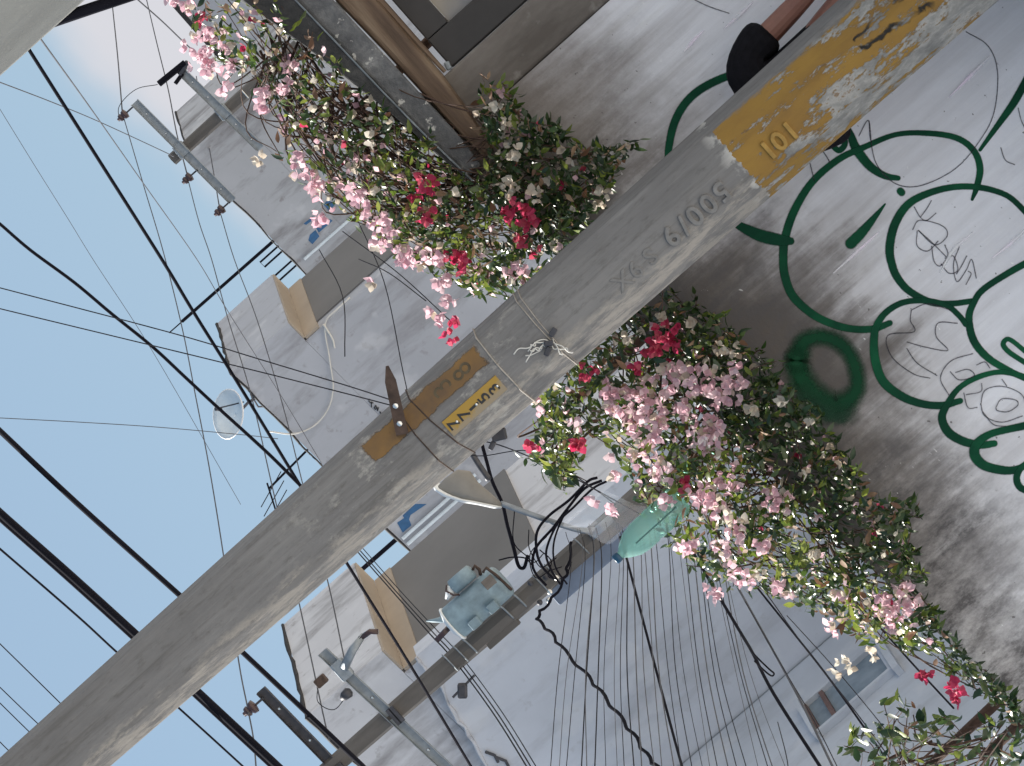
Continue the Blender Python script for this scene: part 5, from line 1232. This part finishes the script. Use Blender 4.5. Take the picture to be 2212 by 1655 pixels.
# drooping leaf spray left of the large pole
sp_poly = [(1165,880),(1215,860),(1262,905),(1245,985),(1222,1040),(1195,1048),(1155,1005),(1168,950)]
plant('leaf_spray', (at(1210,950,12.6).x, 12.95, walltop(-0.6)), 'drooping spray of narrow dark leaves beside the large pole', sp_poly, 150, 3, [(1150,962,C_,9,2),(1250,955,C_,12,3)], [(1240,870)], 5, 8, 34, 0.75, 0.0)
# glossy shrub at the picture corner
sh_poly = [(1845,1600),(1860,1570),(1920,1500),(1985,1520),(2060,1560),(2120,1580),(2170,1520),(2230,1560),(2230,1690),(2100,1690),(1900,1690),(1830,1640)]
plant('shrub', (at(2100,1640,13.4).x, 13.4, 0), 'olive leaved shrub at the picture corner below the crimson flowers', sh_poly, 210, 0, [], [(2120,1640),(2000,1660)], 77, 34, 38, 0.9, 0.05, lime=False)

# ------------------------------------------------------------------ the person standing behind the pole
HX, HY, G0 = uv(80, -900, 12.44).x, 12.44, 0.14
per = thing('person', (HX, HY, G0), 'person in a dark short sleeved top standing hidden behind the large pole', 'person')
def skin(name, joints, edges, mat, root, parent=per, sub=2):
    me = bpy.data.meshes.new(name); me.from_pydata([(x, y, z) for x, y, z, *_ in joints], edges, [])
    o = bpy.data.objects.new(name, me); COL.objects.link(o); o.parent = parent
    me.skin_vertices.new() if hasattr(me.skin_vertices, 'new') and not me.skin_vertices else None
    md = o.modifiers.new('skin', 'SKIN')
    if not me.skin_vertices:
        bpy.context.view_layer.objects.active = o
    sv_ = me.skin_vertices[0].data if me.skin_vertices else None
    if sv_:
        for i, j in enumerate(joints):
            rx_, ry_ = j[3], (j[4] if len(j) > 4 else j[3]); sv_[i].radius = (rx_, ry_); sv_[i].use_root = (i == root)
    s = o.modifiers.new('sub', 'SUBSURF'); s.levels = sub; s.render_levels = sub
    me.materials.append(MAT[mat]); return o
J = [(0,0,0.95,.13,.10),(0,0,1.12,.13,.095),(0,.0,1.28,.15,.10),(0,.0,1.38,.10,.08),(0,-.01,1.47,.052,.052),(0,-.02,1.55,.068,.08),(0,-.02,1.64,.078,.092),(0,-.01,1.72,.05,.06)]
E = [(0,1),(1,2),(2,3),(3,4),(4,5),(5,6),(6,7)]
def chain(start, pts):
    for p in pts:
        J.append(p); E.append((start, len(J)-1)); start = len(J)-1
    return start
for sg in (-1, 1):
    wr = chain(3, [(sg*.165,0,1.375,.055),(sg*.20,0,1.24,.050),(sg*.212,.0,1.09,.047),(sg*.222,-.03,.97,.040),(sg*.232,-.06,.85,.026),(sg*.232,-.07,.80,.030,.018)])
    for dy, ln in ((-.026, .060), (-.009, .075), (.009, .07), (.026, .055)):
        chain(wr, [(sg*.236, -.075+dy, .765, .0085), (sg*.234, -.08+dy, .765-ln*.55, .008), (sg*.226, -.083+dy, .765-ln, .0065)])
    chain(wr, [(sg*.220, -.112, .80, .010), (sg*.212, -.125, .765, .0085)])
    chain(0, [(sg*.09,0,.86,.092),(sg*.10,.0,.66,.078),(sg*.10,-.005,.48,.058),(sg*.10,.01,.30,.056),(sg*.10,.02,.09,.038),(sg*.105,-.05,.045,.04,.035),(sg*.11,-.14,.03,.035,.028)])
skin('body', J, E, 'skin', 0)
JS = [(0,0,0.90,.15,.115),(0,0,1.08,.15,.115),(0,0,1.26,.17,.12),(0,0,1.375,.12,.095),(0,0,1.425,.065,.065)]
ES = [(0,1),(1,2),(2,3),(3,4)]
for sg in (-1, 1):
    o_ = len(JS); JS += [(sg*.165,0,1.372,.088),(sg*.205,0,1.25,.088),(sg*.215,0,1.175,.085)]; ES += [(3,o_),(o_,o_+1),(o_+1,o_+2)]
skin('shirt', JS, ES, 'shirt', 0)
JT = [(0,0,0.95,.145,.11),(0,0,0.90,.14,.11)]; ET = [(0,1)]
for sg in (-1, 1):
    o_ = len(JT); JT += [(sg*.095,0,.80,.10),(sg*.10,0,.62,.088),(sg*.10,0,.45,.075),(sg*.10,.01,.26,.07),(sg*.10,.015,.10,.066)]; ET += [(1,o_)]+[(o_+i, o_+i+1) for i in range(4)]
skin('trousers', JT, ET, 'trousers', 0)
for sg in (-1, 1):
    MB().add([tuple(Vector((HX, HY, G0))+Vector(v)) for v in ((sg*.105-.045,.07,.0),(sg*.105+.045,.07,.0),(sg*.11+.05,-.19,.0),(sg*.11-.05,-.19,.0),(sg*.105-.042,.07,.10),(sg*.105+.042,.07,.10),(sg*.11+.045,-.08,.09),(sg*.11-.045,-.08,.09),(sg*.11+.042,-.185,.045),(sg*.11-.042,-.185,.045))],
             [(0,3,2,1),(0,1,5,4),(4,5,6,7),(7,6,8,9),(9,8,2,3),(1,2,8,6,5),(0,4,7,9,3)]).build('shoe', 'shoe', per, bevel=0.012)
hc = Vector((HX, HY-.015, G0+1.66))
mb = MB()
for i in range(9):
    th2 = math.pi*0.62*i/8
    for k in range(16):
        g = 2*math.pi*k/16; fr2 = 1.0 if math.sin(g) > -0.3 else (1.0 if th2 < 1.0 else 0.0)
        t2 = min(th2, 1.02) if math.sin(g) < -0.3 else th2
        mb.v.append(tuple(hc+Vector((math.cos(g)*math.sin(t2)*.094, math.sin(g)*math.sin(t2)*.112, math.cos(t2)*.108+0.01))))
for i in range(8):
    for k in range(16): mb.f.append((i*16+k, i*16+(k+1) % 16, i*16+16+(k+1) % 16, i*16+16+k))
mb.build('hair', 'hair', per, True)
for sg in (-1, 1):
    MB().lathe(hc+Vector((sg*.032, -.088, -.045)), (0,-1,0), [(.011,0),(.010,.006),(.004,.009)], 8).build('eye', 'rim_white', per, True)
    MB().lathe(hc+Vector((sg*.082, .0, -.055)), (sg,-.2,0), [(.022,0),(.026,.008),(.012,.014)], 8).build('ear', 'skin', per, True)
MB().tube([hc+Vector((0,-.095,-.04)), hc+Vector((0,-.118,-.075)), hc+Vector((0,-.095,-.085))], [.008,.014,.010], 7).build('nose', 'skin', per, True)
MB().box(hc+Vector((0,-.098,-.11)), (.045,.012,.010)).build('mouth', 'brown_frame', per, bevel=0.004)
